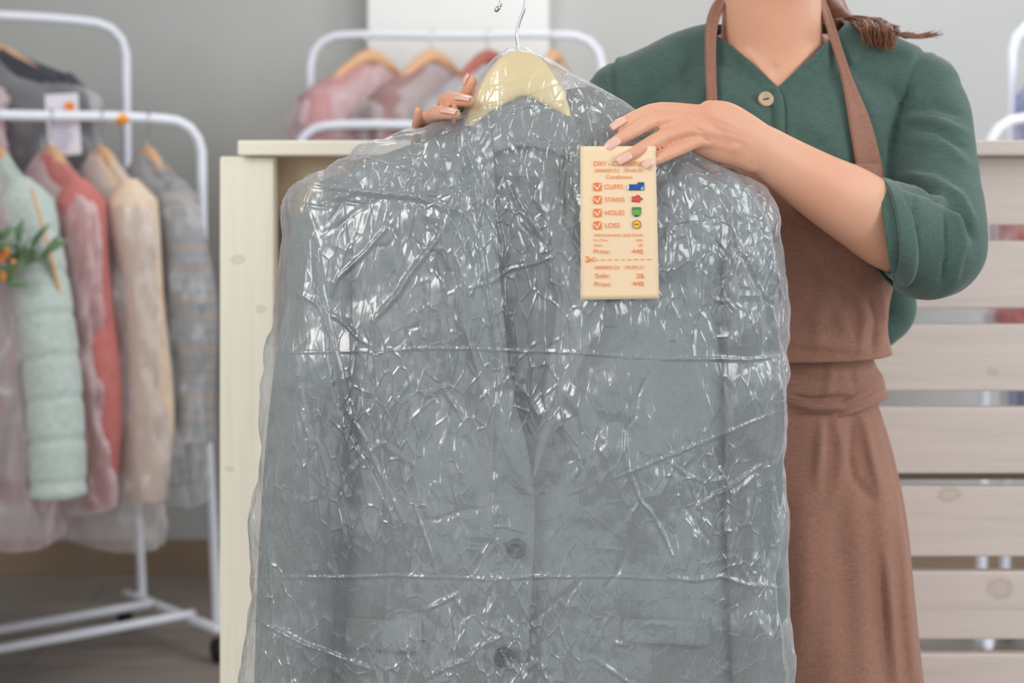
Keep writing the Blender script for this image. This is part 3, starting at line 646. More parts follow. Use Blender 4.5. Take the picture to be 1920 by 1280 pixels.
def bhit(px_, py_, off=0):
    d = P(px_, py_, 1.0)-Vector((0,0,CZ)); d.normalize(); hit = bvb.ray_cast(Vector((0,0,CZ)), d)
    return P(px_, py_, (hit[0].y if hit[0] is not None else YJ)-off)
# ---------------------------------------------------------------- dry cleaning ticket
ys_ = [bhit(x, y).y for x in (1095,1130,1160,1190,1225) for y in (300,350,400,450,500,550)]
YT0 = min(ys_)-.002
def YT(px_, py_): return YT0-.0015*math.sin((py_-274)/288*math.pi)*1.0-.0012*math.cos((px_-1088)/146*math.pi)
M_tick = m_plain('cream_ticket_card', (245,217,180), .75, 0, .015); M_or = m_plain('orange_ink', (240,132,62), .7, 0, .01)
T = empty('dry_cleaning_ticket', P(1162, 562, YT0), 'cream dry cleaning ticket printed in orange, lying on the plastic bag', 'ticket')
rows = []
for j in range(30):
    s = j/29; row = []
    for i in range(16):
        t = i/15; a = (1088+ (1089-1088)*s, 274+288*s); b = (1229+7*s, 274+286*s); q = (a[0]*(1-t)+b[0]*t, a[1]*(1-t)+b[1]*t); row.append(P(q[0], q[1], YT(*q)))
    rows.append(row)
solid(mesh('card', *loft(rows), M_tick, T), .0006, 1)
def TP(x, y, o=.0012): return P(x, y, YT(x, y)-o)
def flatpoly(pts, name, mat, o=.0012, parent=T):
    bm = bmesh.new(); vs_ = [bm.verts.new(TP(x, y, o)) for x, y in pts]; fc = bm.faces.new(vs_); bmesh.ops.triangulate(bm, faces=[fc])
    me = bpy.data.meshes.new(name); bm.to_mesh(me); bm.free(); return link(name, me, mat, parent, False)
def text(s, x0, y0, x1, hpx, name, parent=T, mat=None):
    """s from x0 to x1, baseline y0, capital height hpx"""
    cu = bpy.data.curves.new('txt', 'FONT'); cu.body = s; cu.size = 1; o = bpy.data.objects.new('txt', cu); C.objects.link(o)
    dg = bpy.context.evaluated_depsgraph_get(); dg.update(); me = bpy.data.meshes.new_from_object(o.evaluated_get(dg)); bpy.data.objects.remove(o)
    a = getco(me); xmin, xmax = a[:,0].min(), a[:,0].max(); cap = .72
    b = np.empty_like(a)
    for i, c in enumerate(a):
        X = x0+(c[0]-xmin)/(xmax-xmin)*(x1-x0); Y_ = y0-c[1]/cap*hpx; b[i] = TP(X, Y_)
    setco(me, b); return link(name, me, mat or M_or, parent, False)
for s, x0, y0, x1, hh, nm in (('DRY - CLEANING',1113,311,1207.5,9.5,'heading'), ('000000123',1115,322.5,1160,6.3,'serial_number'), ('29.09.21',1170,322.5,1204.5,6.3,'date'), ('Conditions:',1136,334.8,1186,7.3,'conditions_text'),
    ('CUFFS',1133,354.3,1168,9.2,'cuffs_text'), ('STAINS',1133.5,378.3,1170.5,9.2,'stains_text'), ('HOLES',1134,402.8,1170.5,9.2,'holes_text'), ('LOSS',1134,426.6,1162,9.2,'loss_text'),
    ('Administrator: Julia Smith',1114,443,1205,6.2,'administrator_text'), ('Fix Price:',1113.5,452,1140.5,4.6,'fix_price_text'), ('46$',1192,452,1204,4.6,'fix_price_value'), ('Sale:',1113.5,461.5,1130,4.8,'sale_text'), ('2$',1196.5,461.5,1204,4.8,'sale_value'),
    ('Price:',1113.5,475,1144,8.6,'price_text'), ('44$',1184.5,475,1205.5,8.6,'price_value'), ('000000123',1115,504,1161,6.3,'stub_serial_number'), ('29.09.21',1171,504,1206,6.3,'stub_date'),
    ('Sale:',1115.5,520.5,1143,8.8,'stub_sale_text'), ('2$',1193,521,1207,8.8,'stub_sale_value'), ('Price:',1115,536.5,1145.5,8.8,'stub_price_text'), ('44$',1185.5,535.5,1207,8.8,'stub_price_value')):
    text(s, x0, y0, x1, hh, nm)
M_white = m_plain('white_ink', (250,246,240), .7, 0, .01); M_line = m_plain('dark_outline_ink', (70,50,50), .7, 0, .01)
def stroke(pts, wpx, name, mat, parent=T, o=.0016):
    pts = [np.array(p, float) for p in pts]; L = []; R_ = []
    for i, p in enumerate(pts):
        d = (pts[min(i+1, len(pts)-1)]-pts[max(i-1, 0)]); d /= np.linalg.norm(d)+1e-9; n_ = np.array((-d[1], d[0]))*wpx/2; L.append(TP(*(p+n_), o)); R_.append(TP(*(p-n_), o))
    return mesh(name, *loft([L, R_]), mat, parent, False)
for k, y in enumerate((342.5,366.7,391.2,414.8)):
    c = flatpoly([(1113.3,y),(1127.2,y),(1127.2,y+15),(1113.3,y+15)], 'checkbox', M_or)
    stroke([(1114.6,y+5.5),(1119.8,y+12.4),(1120.2,y+12.4),(1125.8,y+2.2)], 1.5, 'tick_mark', M_white, c)
def icon(pts, name, rgb, out=1.4):
    c = np.mean(pts, axis=0); big = [(c[0]+(x-c[0])*(1+out/ max(8, abs(x-c[0])+6)), c[1]+(y-c[1])*(1+out/max(6, abs(y-c[1])+3))) for x, y in pts]
    a = flatpoly(big, name, M_line, .0012); flatpoly(pts, name+'_fill', m_plain(name+'_ink', rgb, .7, 0, .01), .0016, a); return a
ic = icon([(1179,346),(1195.5,346),(1195.5,342.5),(1206.5,342.5),(1206.5,355.5),(1179,355.5)], 'cuff_icon', (36,84,160))
flatpoly([(1177,346.5),(1179.2,346.5),(1179.2,355),(1177,355)], 'cuff_band', M_white, .0018, ic)
flatpoly([(1201,355.5)]+[(1206.5-5.5*math.cos(a), 355.5-6*math.sin(a)) for a in np.linspace(0, math.pi/2, 8)]+[(1206.5,355.5)], 'cuff_corner', m_plain('light_blue_ink', (120,190,240), .7), .0020, ic)
icon([(1194+ (8.6+1.7*math.cos(5*a))*math.cos(a), 372.8+(5.2+1.2*math.cos(5*a+.6))*math.sin(a)) for a in np.linspace(0, 2*math.pi, 60)[:-1]], 'stain_icon', (236,72,66))
hi = icon([(1186.2,389.5),(1200.8,389.5),(1200.8,397)]+[(1193.5+7.3*math.cos(a), 398+7.5*math.sin(a)) for a in np.linspace(0, math.pi, 16)]+[(1186.2,397)], 'holes_icon', (98,176,82))
stroke([(1186,391.6),(1201,391.6)], .9, 'hem_line', M_line, hi, .0019)
flatpoly([(1190.3,405)]+[(1193.5-3.2*math.cos(a), 404.6-2.6*math.sin(a)) for a in np.linspace(0, math.pi, 8)], 'hole_mark', m_plain('dark_green_ink', (50,110,60), .7), .0019, hi)
bi = icon([(1193.8+7.0*math.cos(a), 420.8+7.0*math.sin(a)) for a in np.linspace(0, 2*math.pi, 40)[:-1]], 'loss_icon', (246,190,60))
for x in (1191.4,1196):
    h1 = flatpoly([(x+1.7*math.cos(a), 420.6+1.7*math.sin(a)) for a in np.linspace(0, 2*math.pi, 16)[:-1]], 'button_hole', M_line, .0019, bi)
    flatpoly([(x+.8*math.cos(a), 420.6+.8*math.sin(a)) for a in np.linspace(0, 2*math.pi, 16)[:-1]], 'button_hole_fill', bpy.data.materials['loss_icon_ink'], .0022, bi)
for k in range(9): stroke([(1115+12.3*k,487-.1*k),(1121.8+12.3*k,487-.15*k)], 1.4, 'cut_dash', M_or, T, .0012)
sc = stroke([(1101,489.5),(1106,488),(1115.5,482)], 1.5, 'scissors_icon', M_or, T, .0012); stroke([(1101,484),(1106,486.5),(1115.5,491)], 1.5, 'scissors_blade', M_or, sc, .0013)
for yy in (482.4,489.6): stroke([(1101.3+3*math.cos(a), yy+1.9*math.sin(a)+.25*math.cos(a)*(1 if yy<485 else -1)*3) for a in np.linspace(0, 2*math.pi, 20)], 1.2, 'scissors_handle', M_or, sc, .0013)
# ---------------------------------------------------------------- the person
M_skin = m_skin('fair_skin', (228,174,144))
M_bl = m_cloth('green_linen', (75,98,90), 800, .45, .10, sheen=.25)
M_ap = m_cloth('brown_apron_twill', (154,112,94), 900, .4, .07, sheen=.15)
XC = (1447-960)/F*1.69; YB = 1.70
# torso rings: z, centre x, centre y, half width, half depth
TR = [(.55,XC,YB+.02,.165,.115),(.75,XC,YB+.02,.165,.115),(.80,XC,YB+.02,.150,.110),(.88,XC,YB+.02,.128,.095),(.94,XC,YB+.01,.102,.082),(.985,XC,YB+.01,.098,.082),(1.06,XC,YB,.105,.088),(1.15,XC,YB-.005,.130,.105),(1.24,XC,YB,.142,.085),(1.285,XC,YB+.005,.145,.066),(1.315,XC+.002,YB+.010,.115,.050)]
def tors(z, g=0):
    zs = [t[0] for t in TR]; q = [float(cubic(zs, [t[k] for t in TR])(z)) for k in range(1, 5)]
    return q[0], q[1], q[2]+g, q[3]+g
def torso_rings(z0, z1, n, g=0, seg=64, a0=0, a1=2*math.pi, p=2.3):
    rows = []
    for z in np.linspace(z0, z1, n):
        x, y, hw, hd = tors(z, g(z) if callable(g) else g); row = []
        A0 = a0(z) if callable(a0) else a0; A1 = a1(z) if callable(a1) else a1
        for k in range(seg+1):
            a = A0+(A1-A0)*k/seg; c, s = math.cos(a), math.sin(a)
            row.append((x+hw*math.copysign(abs(c)**(2/p), c), y+hd*math.copysign(abs(s)**(2/p), s), z))
        rows.append(row)
    return rows
def closed(rows):
    rows = [r[:-1] for r in rows]; m = len(rows[0]); v = [p for r in rows for p in r]; f = grid_faces(len(rows), m, True)
    f.append(tuple(range(m-1, -1, -1))); f.append(tuple((len(rows)-1)*m+k for k in range(m))); return v, f
# joints
SL, EL, WL_ = P(1740,190,1.70), P(1752,462,1.565), P(1418,274,1.452)     # arm at the right of the picture
SR, ER = P(1172,195,1.71), P(1010,640,1.70); WR = P(850,372,1.575)
g = MB(); g.add(closed(torso_rings(.60, 1.315, 40)))
g.tube([P(1450,200,1.70), P(1448,110,1.695), P(1446,30,1.685), P(1446,-60,1.675), P(1446,-110,1.67)], [.075,.062,.0585,.058,.060], ry=[.07,.058,.055,.056,.06], seg=40)
for A, B_, k in ((P(1430,125,1.71), SL, 0), (P(1460,125,1.71), SR, 0)):
    g.tube([A, A.lerp(B_, .5)+Vector((0,0,.016)), B_], [.042,.040,.036], seg=28)
# collar bones and chest
g.tube([P(1455,190,1.672), P(1452,140,1.676), P(1450,90,1.680)], [.064,.058,.052], ry=[.028,.028,.028], seg=20)
g.tube([P(1446,140,1.654), P(1400,116,1.664), P(1340,104,1.70)], [.008,.008,.007], seg=16); g.tube([P(1470,140,1.654), P(1516,116,1.664), P(1570,104,1.70)], [.008,.008,.007], seg=16)
g.tube([SL, SL.lerp(EL, .5), EL], [.036,.036,.034], seg=32)
g.tube([EL, P(1690,452,1.549), P(1610,392,1.52), P(1530,345,1.49), P(1470,306,1.468), P(1432,282,1.456), P(1400,268,1.448)], [.031,.0370,.0410,.0345,.0285,.0258,.026], ry=[.033,.037,.038,.030,.024,.0195,.018], seg=36, up=(0,1,0))
g.tube([SR, SR.lerp(ER, .5), ER], [.038,.038,.036], seg=28)
g.tube([ER, ER.lerp(WR, .3), ER.lerp(WR, .7), WR], [.038,.040,.030,.024], seg=28)
# the hand on the bag (left hand, back of the hand to the viewer)
g.tube([P(1425,276,1.452), P(1390,262,1.444), P(1350,246,1.434), P(1318,238,1.426)], [.024,.0285,.031,.028], ry=[.018,.016,.0145,.012], seg=32, up=(0,1,0))
HANDL = {'index': ([P(1400,246,1.447), P(1345,222,1.432), P(1288,208,1.420), P(1225,207,1.405), P(1183,224,1.396), P(1153,238,1.390)], [.012,.0108,.0078,.0074,.0068,.0052]),
 'middle': ([P(1400,258,1.446), P(1345,240,1.430), P(1285,226,1.415), P(1227,226,1.396), P(1180,250,1.383), P(1143,273,1.377)], [.012,.0110,.0082,.0078,.0072,.0055]),
 'ring': ([P(1400,270,1.446), P(1355,256,1.432), P(1302,243,1.415), P(1247,255,1.393), P(1200,281,1.377), P(1166,299,1.371)], [.012,.0110,.0083,.0079,.0073,.0056]),
 'little': ([P(1405,284,1.447), P(1365,274,1.435), P(1317,264,1.420), P(1274,279,1.400), P(1239,295,1.382), P(1212,308,1.374)], [.012,.0103,.0072,.0067,.0061,.0048])}
for nm, (pts, rr) in HANDL.items(): g.tube(pts, rr, seg=20, sub=8)
for nm in HANDL:                                                          # knuckles
    pts = HANDL[nm][0]; g.tube([pts[1]+Vector((.004,-.001,0)), pts[1].lerp(pts[2], .25)], [.0100,.0085], seg=14)
g.tube([P(1410,262,1.455), P(1370,236,1.462), P(1325,232,1.468), P(1282,248,1.470)], [.016,.014,.0115,.0095], seg=18)   # thumb, behind the jacket edge
g.tube([P(1412,300,1.452), P(1370,282,1.444), P(1335,272,1.436)], [.014,.015,.012], seg=16)                          # heel of the hand
# the other hand comes from behind, fingers over the shoulder of the jacket
g.tube([WR, P(838,330,1.560), P(832,285,1.545)], [.025,.030,.033], ry=[.020,.017,.014], seg=28, up=(0,1,0))
HANDR = {'index': ([P(868,330,1.545), P(868,240,1.520), P(872,190,1.470), P(879,166,1.452), P(884,152,1.447)], [.010,.0085,.0074,.0072,.0060]),
 'middle': ([P(848,335,1.548), P(836,250,1.530), P(832,200,1.488), P(846,187,1.438), P(878,189,1.418)], [.010,.0085,.0080,.0080,.0062]),
 'ring': ([P(826,340,1.548), P(812,262,1.530), P(807,226,1.486), P(822,212,1.434), P(853,213,1.415)], [.010,.0080,.0070,.0076,.0060]),
 'little': ([P(800,345,1.548), P(782,285,1.535), P(780,245,1.500), P(785,216,1.466), P(784,208,1.462)], [.008,.0065,.0056,.0054,.0042])}
for nm, (pts, rr) in HANDR.items(): g.tube(pts, rr, seg=20, sub=8)
g.tube([P(850,330,1.555), P(890,300,1.560), P(915,262,1.545), P(925,235,1.530)], [.015,.013,.011,.009], seg=16)
# head, out of the frame, and legs below it
hc = P(1446,-190,1.655)
g.tube([hc+Vector((0,.02,-.045)), hc+Vector((0,.012,.0)), hc+Vector((0,.015,.055))], [.066,.074,.066], ry=[.075,.092,.085], seg=32, up=(0,1,0))
g.tube([hc+Vector((0,-.030,-.06)), hc+Vector((0,-.068,-.095))], [.045,.022], seg=20)
g.tube([hc+Vector((0,-.082,.015)), hc+Vector((0,-.100,-.022))], [.006,.011], seg=12)
for s in (-1, 1):
    g.tube([hc+Vector((s*.030,-.070,.018)), hc+Vector((s*.034,-.070,.018))], [.013,.013], seg=12)
    g.tube([hc+Vector((s*.074,.015,.015)), hc+Vector((s*.078,.02,-.015))], [.008,.007], ry=[.016,.010], seg=12, up=(0,1,0))
    g.tube([hc+Vector((s*.006,-.088,-.052)), hc+Vector((s*.022,-.080,-.050))], [.006,.004], seg=10)
    g.tube([(XC+s*.075, YB+.02, .72), (XC+s*.08, YB+.01, .45), (XC+s*.085, YB+.03, .12), (XC+s*.085, YB+.03, .055)], [.085,.058,.040,.038], seg=28)
    g.tube([(XC+s*.085, YB+.05, .035), (XC+s*.09, YB-.08, .028), (XC+s*.092, YB-.14, .024)], [.036,.036,.026], ry=[.034,.027,.022], seg=20)
Pn = remesh('person', g, .0019, 5, M_skin)
tag(Pn, 'person in a green linen blouse and brown apron holding up the bagged grey jacket', 'person')
a = getco(Pn.data); nn = getno(Pn.data); q = proj(a)
lines = []
def cr(px_, py_, ang, L=9, amp=-.00045, wd=1.1):
    dx, dy = math.cos(ang)*L/2, math.sin(ang)*L/2; lines.append(([(px_-dx, py_-dy), (px_+dx, py_+dy)], wd, amp))
for px_, py_, an in ((1226,207,1.25),(1228,227,1.2),(1248,255,1.15),(1274,279,1.1),(1183,224,1.0),(1181,249,1.0),(1200,281,1.0),(1239,295,1.0)):
    for k in (-4, -1, 2, 5): cr(px_+k, py_+k*.3, an, 11)
for x0, amp in ((1418,-.0009),(1424,-.0007),(1411,-.0006)): lines.append(([(x0-6,312),(x0-2,296),(x0-6,280)], 1.8, amp))
lines += [([(1338,196),(1330,202)], 5, .001), ([(1296,225),(1280,222)], 2.5, -.0018), ([(1318,246),(1300,238)], 2.5, -.0018), ([(1332,266),(1318,260)], 2.5, -.0016),
          ([(1330,214),(1400,246)], 5, .0009), ([(1340,232),(1400,256)], 5, .0009), ([(1350,248),(1405,268)], 5, .0008),
          ([(1395,90),(1440,140)], 8, .002), ([(1530,85),(1475,140)], 8, .002), ([(1457,150),(1452,120)], 9, -.003)]
fr = (nn[:,1] < 0)
a += nn*(folds(q, lines)*fr)[:,None]; setco(Pn.data, a)
# nails
M_nail = m_plain('pale_pink_nail', (236,190,172), .2, 0, .02)
M_tip = m_plain('nail_tip', (248,222,212), .2, 0, .02)
bm = bmesh.new(); bm.from_mesh(Pn.data); bvp = BVHTree.FromBMesh(bm); bm.free()
def nail(base, end, nrm, wd, curve=.35):
    base, end, nrm = Vector(base), Vector(end), Vector(nrm).normalized(); d = (end-base); L = d.length; d.normalize(); s = d.cross(nrm).normalized(); nrm = s.cross(d).normalized(); rows = []
    for i in range(14):
        t = i/13; w_ = wd*(.78+.22*math.sin(min(t*2.2, 1)*math.pi/2)) if t > 0 else wd*.55
        if t > .86: w_ *= 1-.22*((t-.86)/.14)**2
        row = []
        for j in range(11):
            u = -1+j/5; c = base+d*L*t+nrm*(.0012*math.sin(t*math.pi))
            p = c+s*w_*u-nrm*(wd*curve*u*u); row.append(p)
        rows.append(row)
    o = mesh('fingernail', *loft(rows), M_nail, Pn); solid(o, .0006, 0)
    return o
def nail_on(b, e, wd, lift=.0009, over=.0035, nr=(-.25,-1,.45)):
    """nail between two pixels of the photo's hand, seated on the skin"""
    pts = []
    for q in (b, e):
        d = (P(q[0], q[1], 1)-Vector((0,0,CZ))).normalized(); h_ = bvp.ray_cast(Vector((0,0,CZ)), d); pts.append((h_[0], h_[1]) if h_[0] else (P(q[0], q[1], 1.38), Vector(nr)))
    n1 = (pts[0][1].normalized()*.6+Vector(nr).normalized()*.4).normalized()
    B0 = pts[0][0]+n1*lift; E0 = pts[1][0]+n1*lift*.9; E0 += (E0-B0).normalized()*over
    return nail(B0, E0, n1, wd)
nail_on((1173,222), (1151,236), .0042); nail_on((1162,260), (1142,274), .0046); nail_on((1184,289), (1163,300), .0046); nail_on((1226,300), (1211,309), .0038)
nail(P(853,181,1.424), P(882,183,1.407), (.0,-.62,.78), .0050); nail(P(826,205,1.422), P(856,208,1.406), (.0,-.62,.78), .0050)
nail(P(877,164,1.451)+Vector((-.0050,-.0028,.0026)), P(885,144,1.447)+Vector((-.0046,-.0026,.0030)), (-.75,-.42,.35), .0042); nail(P(778,213,1.468), P(782,200,1.463), (-.95,.2,.3), .0034)
# ---------------------------------------------------------------- blouse
g = MB(); GB = .014
TRb = lambda z: GB
g.add(closed(torso_rings(.93, 1.315, 36, TRb)))
for A, B_ in ((P(1430,118,1.71), P(1722,172,1.70)), (P(1460,118,1.71), P(1186,182,1.71))):
    g.tube([A, A.lerp(B_, .5)+Vector((0,0,.018)), B_], [.052,.050,.050], seg=28)
g.tube([P(1716,172,1.70), P(1738,210,1.688), P(1746,280,1.66), P(1750,360,1.625), P(1758,430,1.590), P(1750,476,1.567), P(1706,444,1.552), P(1652,424,1.530)], [.048,.047,.046,.047,.049,.051,.056,.054], ry=[.048,.050,.052,.054,.056,.056,.054,.053], seg=40, sub=8)
g.tube([P(1172,190,1.71), P(1140,260,1.71), P(1090,420,1.71), P(1050,560,1.705)], [.050,.052,.050,.050], seg=32)
g.tube([P(1450,190,1.70), P(1450,120,1.70), P(1450,60,1.70), P(1452,10,1.70)], [.082,.078,.075,.072], ry=[.072,.070,.068,.064], seg=40, up=(0,1,0))
g.tube([P(1650,450,1.77), P(1668,540,1.785), P(1672,590,1.79), P(1655,620,1.78)], [.03,.032,.030,.022], seg=24)
Bl = remesh('blouse', g, .0042, 8, M_bl, Pn)
bm = bmesh.new(); bm.from_mesh(Bl.data)
def bis(a_, b_, dirv=(0,1,0)):
    n_ = (b_-a_).cross(Vector(dirv)).normalized(); r_ = bmesh.ops.bisect_plane(bm, geom=bm.verts[:]+bm.edges[:]+bm.faces[:], plane_co=a_, plane_no=n_, dist=1e-6); return a_, n_
YV = 1.63
apex = P(1458,163,YV)
pl1 = bis(P(1343,48,YV), apex); pl2 = bis(apex, P(1560,74,YV))
if pl1[1].z < 0: pl1 = (pl1[0], -pl1[1])
if pl2[1].z < 0: pl2 = (pl2[0], -pl2[1])
bis(P(1341,20,1.66), P(1341,60,1.66)); bis(P(1580,20,1.69), P(1580,60,1.69))
zc = P(0,38,1.70).z; bmesh.ops.bisect_plane(bm, geom=bm.verts[:]+bm.edges[:]+bm.faces[:], plane_co=(0,0,zc), plane_no=(0,0,1), dist=1e-6)
xlN, xrN = P(1341,0,1.66).x, P(1580,0,1.69).x
kill = []
for f_ in bm.faces:
    c = f_.calc_center_median()
    inV = (c-pl1[0]).dot(pl1[1]) > 0 and (c-pl2[0]).dot(pl2[1]) > 0
    if inV and xlN < c.x < xrN and c.y < YB+.0 and c.z > 1.2: kill.append(f_)
    elif c.z > zc and abs(c.x-XC) < .10: kill.append(f_)
    elif c.y > 1.695 and c.z > 1.25 and (Vector((c.x, c.y))-Vector((XC, 1.692))).length < .066: kill.append(f_)
bmesh.ops.delete(bm, geom=kill, context='FACES')
# sleeve opening at the cuff: plane through the two ends of the cuff line
ca_, cb_ = P(1650,333,1.52), P(1672,517,1.52)
n_ = (cb_-ca_).cross(Vector((.30,1,0))).normalized()
if n_.x > 0: n_ = -n_
sel = [f_ for f_ in bm.faces if (lambda c: c.y < 1.60 and 1.05 < c.z < 1.22 and c.x > .38)(f_.calc_center_median())]
ge = set(sel); ev = set(e for f_ in sel for e in f_.edges); vv = set(v_ for f_ in sel for v_ in f_.verts)
bmesh.ops.bisect_plane(bm, geom=list(vv)+list(ev)+sel, plane_co=ca_, plane_no=n_, dist=1e-6)
kill = [f_ for f_ in bm.faces if (lambda c: (c-ca_).dot(n_) > 0 and c.y < 1.578 and 1.04 < c.z < 1.22 and c.x > .34)(f_.calc_center_median())]
bmesh.ops.delete(bm, geom=kill, context='FACES')
bm.to_mesh(Bl.data); bm.free()
a = getco(Bl.data); nn = getno(Bl.data); q = proj(a)
BF = [([(1735,92),(1708,150),(1688,210),(1676,280),(1668,330)], 9, -.0085), ([(1720,100),(1692,170),(1676,240)], 14, .004),
      ([(1700,205),(1750,198),(1800,215)], 7, -.004), ([(1700,222),(1756,228),(1812,250)], 8, .004), ([(1700,235),(1760,246),(1812,280)], 6, -.004),
      ([(1700,262),(1770,272),(1818,312)], 9, .003), ([(1694,330),(1750,338),(1800,372),(1826,420)], 9, .005), ([(1690,345),(1745,360),(1796,400),(1825,446)], 7, -.007), ([(1710,330),(1760,360),(1775,380)], 8, .004),
      ([(1764,372),(1800,420),(1812,480)], 8, .004), ([(1712,360),(1716,440),(1708,520)], 3, -.0035), ([(1772,400),(1778,470),(1768,540)], 4, -.005), ([(1790,400),(1800,470),(1790,530)], 6, .004),
      ([(1640,60),(1600,120),(1580,180)], 14, .003), ([(1540,110),(1640,200)], 16, .0025), ([(1620,120),(1690,110)], 12, -.003), ([(1480,200),(1560,260),(1580,320)], 20, .003), ([(1490,240),(1520,330)], 12, -.003),
      ([(1372,110),(1300,190)], 14, .003), ([(1360,160),(1440,230)], 10, .002), ([(1250,80),(1220,190)], 20, .003), ([(1300,90),(1280,190)], 16, -.003), ([(1149,92),(1151,150),(1150,200)], 3, -.003), ([(1160,92),(1160,200)], 6, .002),
      ([(1764,96),(1740,130),(1722,170)], 2.5, -.002), ([(1460,166),(1469,182),(1472,260),(1472,330)], 3, -.003), ([(1452,170),(1460,190),(1463,330)], 7, .002),
      ([(1352,76),(1400,135),(1440,176)], 2, -.0012), ([(1478,172),(1520,128),(1566,88)], 2, -.0010)]
hh = 1.3*folds(q, BF)*(nn[:,1] < .2)
hh += .0022*vnoise(a, (9,9,9), 4, 3)
a += nn*hh[:,None]; setco(Bl.data, a)
solid(Bl, .0022, -1)
bm = bmesh.new(); bm.from_mesh(Bl.data); bvbl = BVHTree.FromBMesh(bm); bm.free()
def on(bv, px_, py_, off=0, dflt=1.62):
    o_ = Vector((0,0,CZ)); d = (P(px_, py_, 1)-o_).normalized(); h_ = bv.ray_cast(o_+d*1.3*0+d*0, d)
    # skip anything nearer than the trunk (the forearm sleeve)
    while h_[0] is not None and h_[0].y < 1.555 and px_ < 1670: h_ = bv.ray_cast(h_[0]+d*.001, d)
    y = h_[0].y if h_[0] is not None else dflt
    if py_ < 200 and dflt == 1.66:
        h2_ = bvp.ray_cast(o_, d)
        if h2_[0] is not None and h2_[0].y > 1.56: y = min(y, h2_[0].y) if h_[0] is not None else h2_[0].y
    return P(px_, py_, y-off)
# turned cuff
rows = []
ax0, ax1 = P(1664,425,1.535), P(1722,452,1.555)
axd = (P(1712,447,1.553)-P(1664,425,1.532)).normalized()
u0 = (cb_-ca_).normalized(); u0 = (u0-axd*u0.dot(axd)*.0); v0 = Vector((0,1,0)); v0 = (v0-u0*v0.dot(u0)).normalized()
cen = (ca_+cb_)/2+Vector((0,.008,0))
for i in range(20):
    t = i/19; row = []; tk = .006*max(0, t-.75)/.25; cc = cen+axd*(.030*t)+Vector((.001,0,0))
    for k in range(65):
        an = 2*math.pi*k/64; rr = .0535+.0012*math.sin(an*3+1)+.0022*math.sin(t*math.pi)+.003*t; r2 = .0545+.0022*math.sin(t*math.pi)+.002*t
        rr -= .0015+tk; r2 -= tk; row.append(cc+u0*rr*math.cos(an)+v0*r2*math.sin(an))
    rows.append(row)
o = mesh('cuff', *loft(rows), M_bl, Bl); solid(o, .004, 0)
# blouse button
c = on(bvbl, 1436, 186, .004); V = []; ex = Vector((.97,0,-.05)).normalized(); ez = Vector((.0,.18,.98)).normalized(); ey = ex.cross(ez)
if ey.y > 0: ey = -ey
r = .0088
for pr, ph in [(0,.0010),(.5,.0012),(.72,.0026),(.9,.0026),(1,.0014),(1,-.0015),(.9,-.003),(0,-.003)]: V.append([c+ex*r*pr*math.cos(2*math.pi*k/36)+ez*r*pr*math.sin(2*math.pi*k/36)+ey*ph for k in range(37)])
o = mesh('button', *loft(V), m_wood('coconut_button', (206,180,146), 'x', contrast=.3), Bl)
MB().tube([c+ex*-.0028+ey*.0016-ez*.0006, c+ex*.0028+ey*.0016+ez*.0008], .0008, seg=8, sub=1).build('thread', m_plain('dark_thread', (40,52,46), .8), o)
# placket edge below the button
o = mesh('placket', *ruled([(1457,166),(1467,182),(1470,260),(1471,340)], [(1444,180),(1450,200),(1454,260),(1455,340)], 40, 6, lambda x, y, of: on(bvbl, x, y, of), .0045, .0015, .001), M_bl, Bl); solid(o, .002)
# ---------------------------------------------------------------- apron
Ap = empty('apron', (0,0,0)); Ap.parent = Pn
del Ap['_rooted']
def apg(z): return .030+.006*math.sin((z-1)*8)
a0 = lambda z: -math.pi+float(lin([1.0,1.08,1.19,1.22], [-.1,.05,.62,.68])(z)); a1 = lambda z: -float(lin([.98,1.08,1.16,1.19,1.22], [-.1,.05,.5,.98,1.02])(z))
rows = torso_rings(.984, 1.205, 76, lambda z: .034+(.008 if z < 1.02 else 0)*(1.02-z)/.03, 110, a0, a1)
v, f = loft(rows); v = np.array(v); q = proj(v)
AF = [([(1480,370),(1500,400),(1530,425)], 8, -.006), ([(1470,385),(1490,420),(1520,438)], 7, .005), ([(1500,430),(1560,520),(1640,560)], 16, .004), ([(1600,540),(1620,590),(1612,660)], 8, .006), ([(1625,545),(1640,600),(1632,662)], 6, -.006), ([(1650,545),(1660,600),(1645,660)], 7, .006), ([(1580,530),(1560,600)], 12, -.004), ([(1480,640),(1640,655)], 9, .004), ([(1600,650),(1560,560),(1530,480)], 12, .003), ([(1540,560),(1530,650)], 14, .003)]
v[:,1] -= folds(q, AF); v[:,1] -= .0016*vnoise(v, (12,12,6), 8)
o = mesh('bib', v, f, M_ap, Ap); solid(o, .002)
# sash
rows = torso_rings(.905, 1.020, 50, lambda z: .022+.004*math.exp(-((z-.93)/.016)**2), 150, -math.pi-.25, .25)
v, f = loft(rows); v = np.array(v)
xr_ = P(1650,0,1.66).x
v[:,2] += np.clip((v[:,0]-XC)/.12, -1, 1)*.026*np.clip((1.0-v[:,2])/.07, 0, 1)
q = proj(v); AS = [([(1478,752),(1520,762),(1580,762),(1648,720)], 7, .009), ([(1478,742),(1520,748),(1590,742)], 5, -.008), ([(1480,780),(1560,782),(1650,730)], 6, -.005), ([(1500,690),(1560,700),(1640,690)], 10, .003), ([(1590,680),(1600,730)], 8, -.003), ([(1560,675),(1550,740)], 9, .003)]
v[:,1] -= folds(q, AS)
o = mesh('sash', v, f, M_ap, Ap); solid(o, .003)
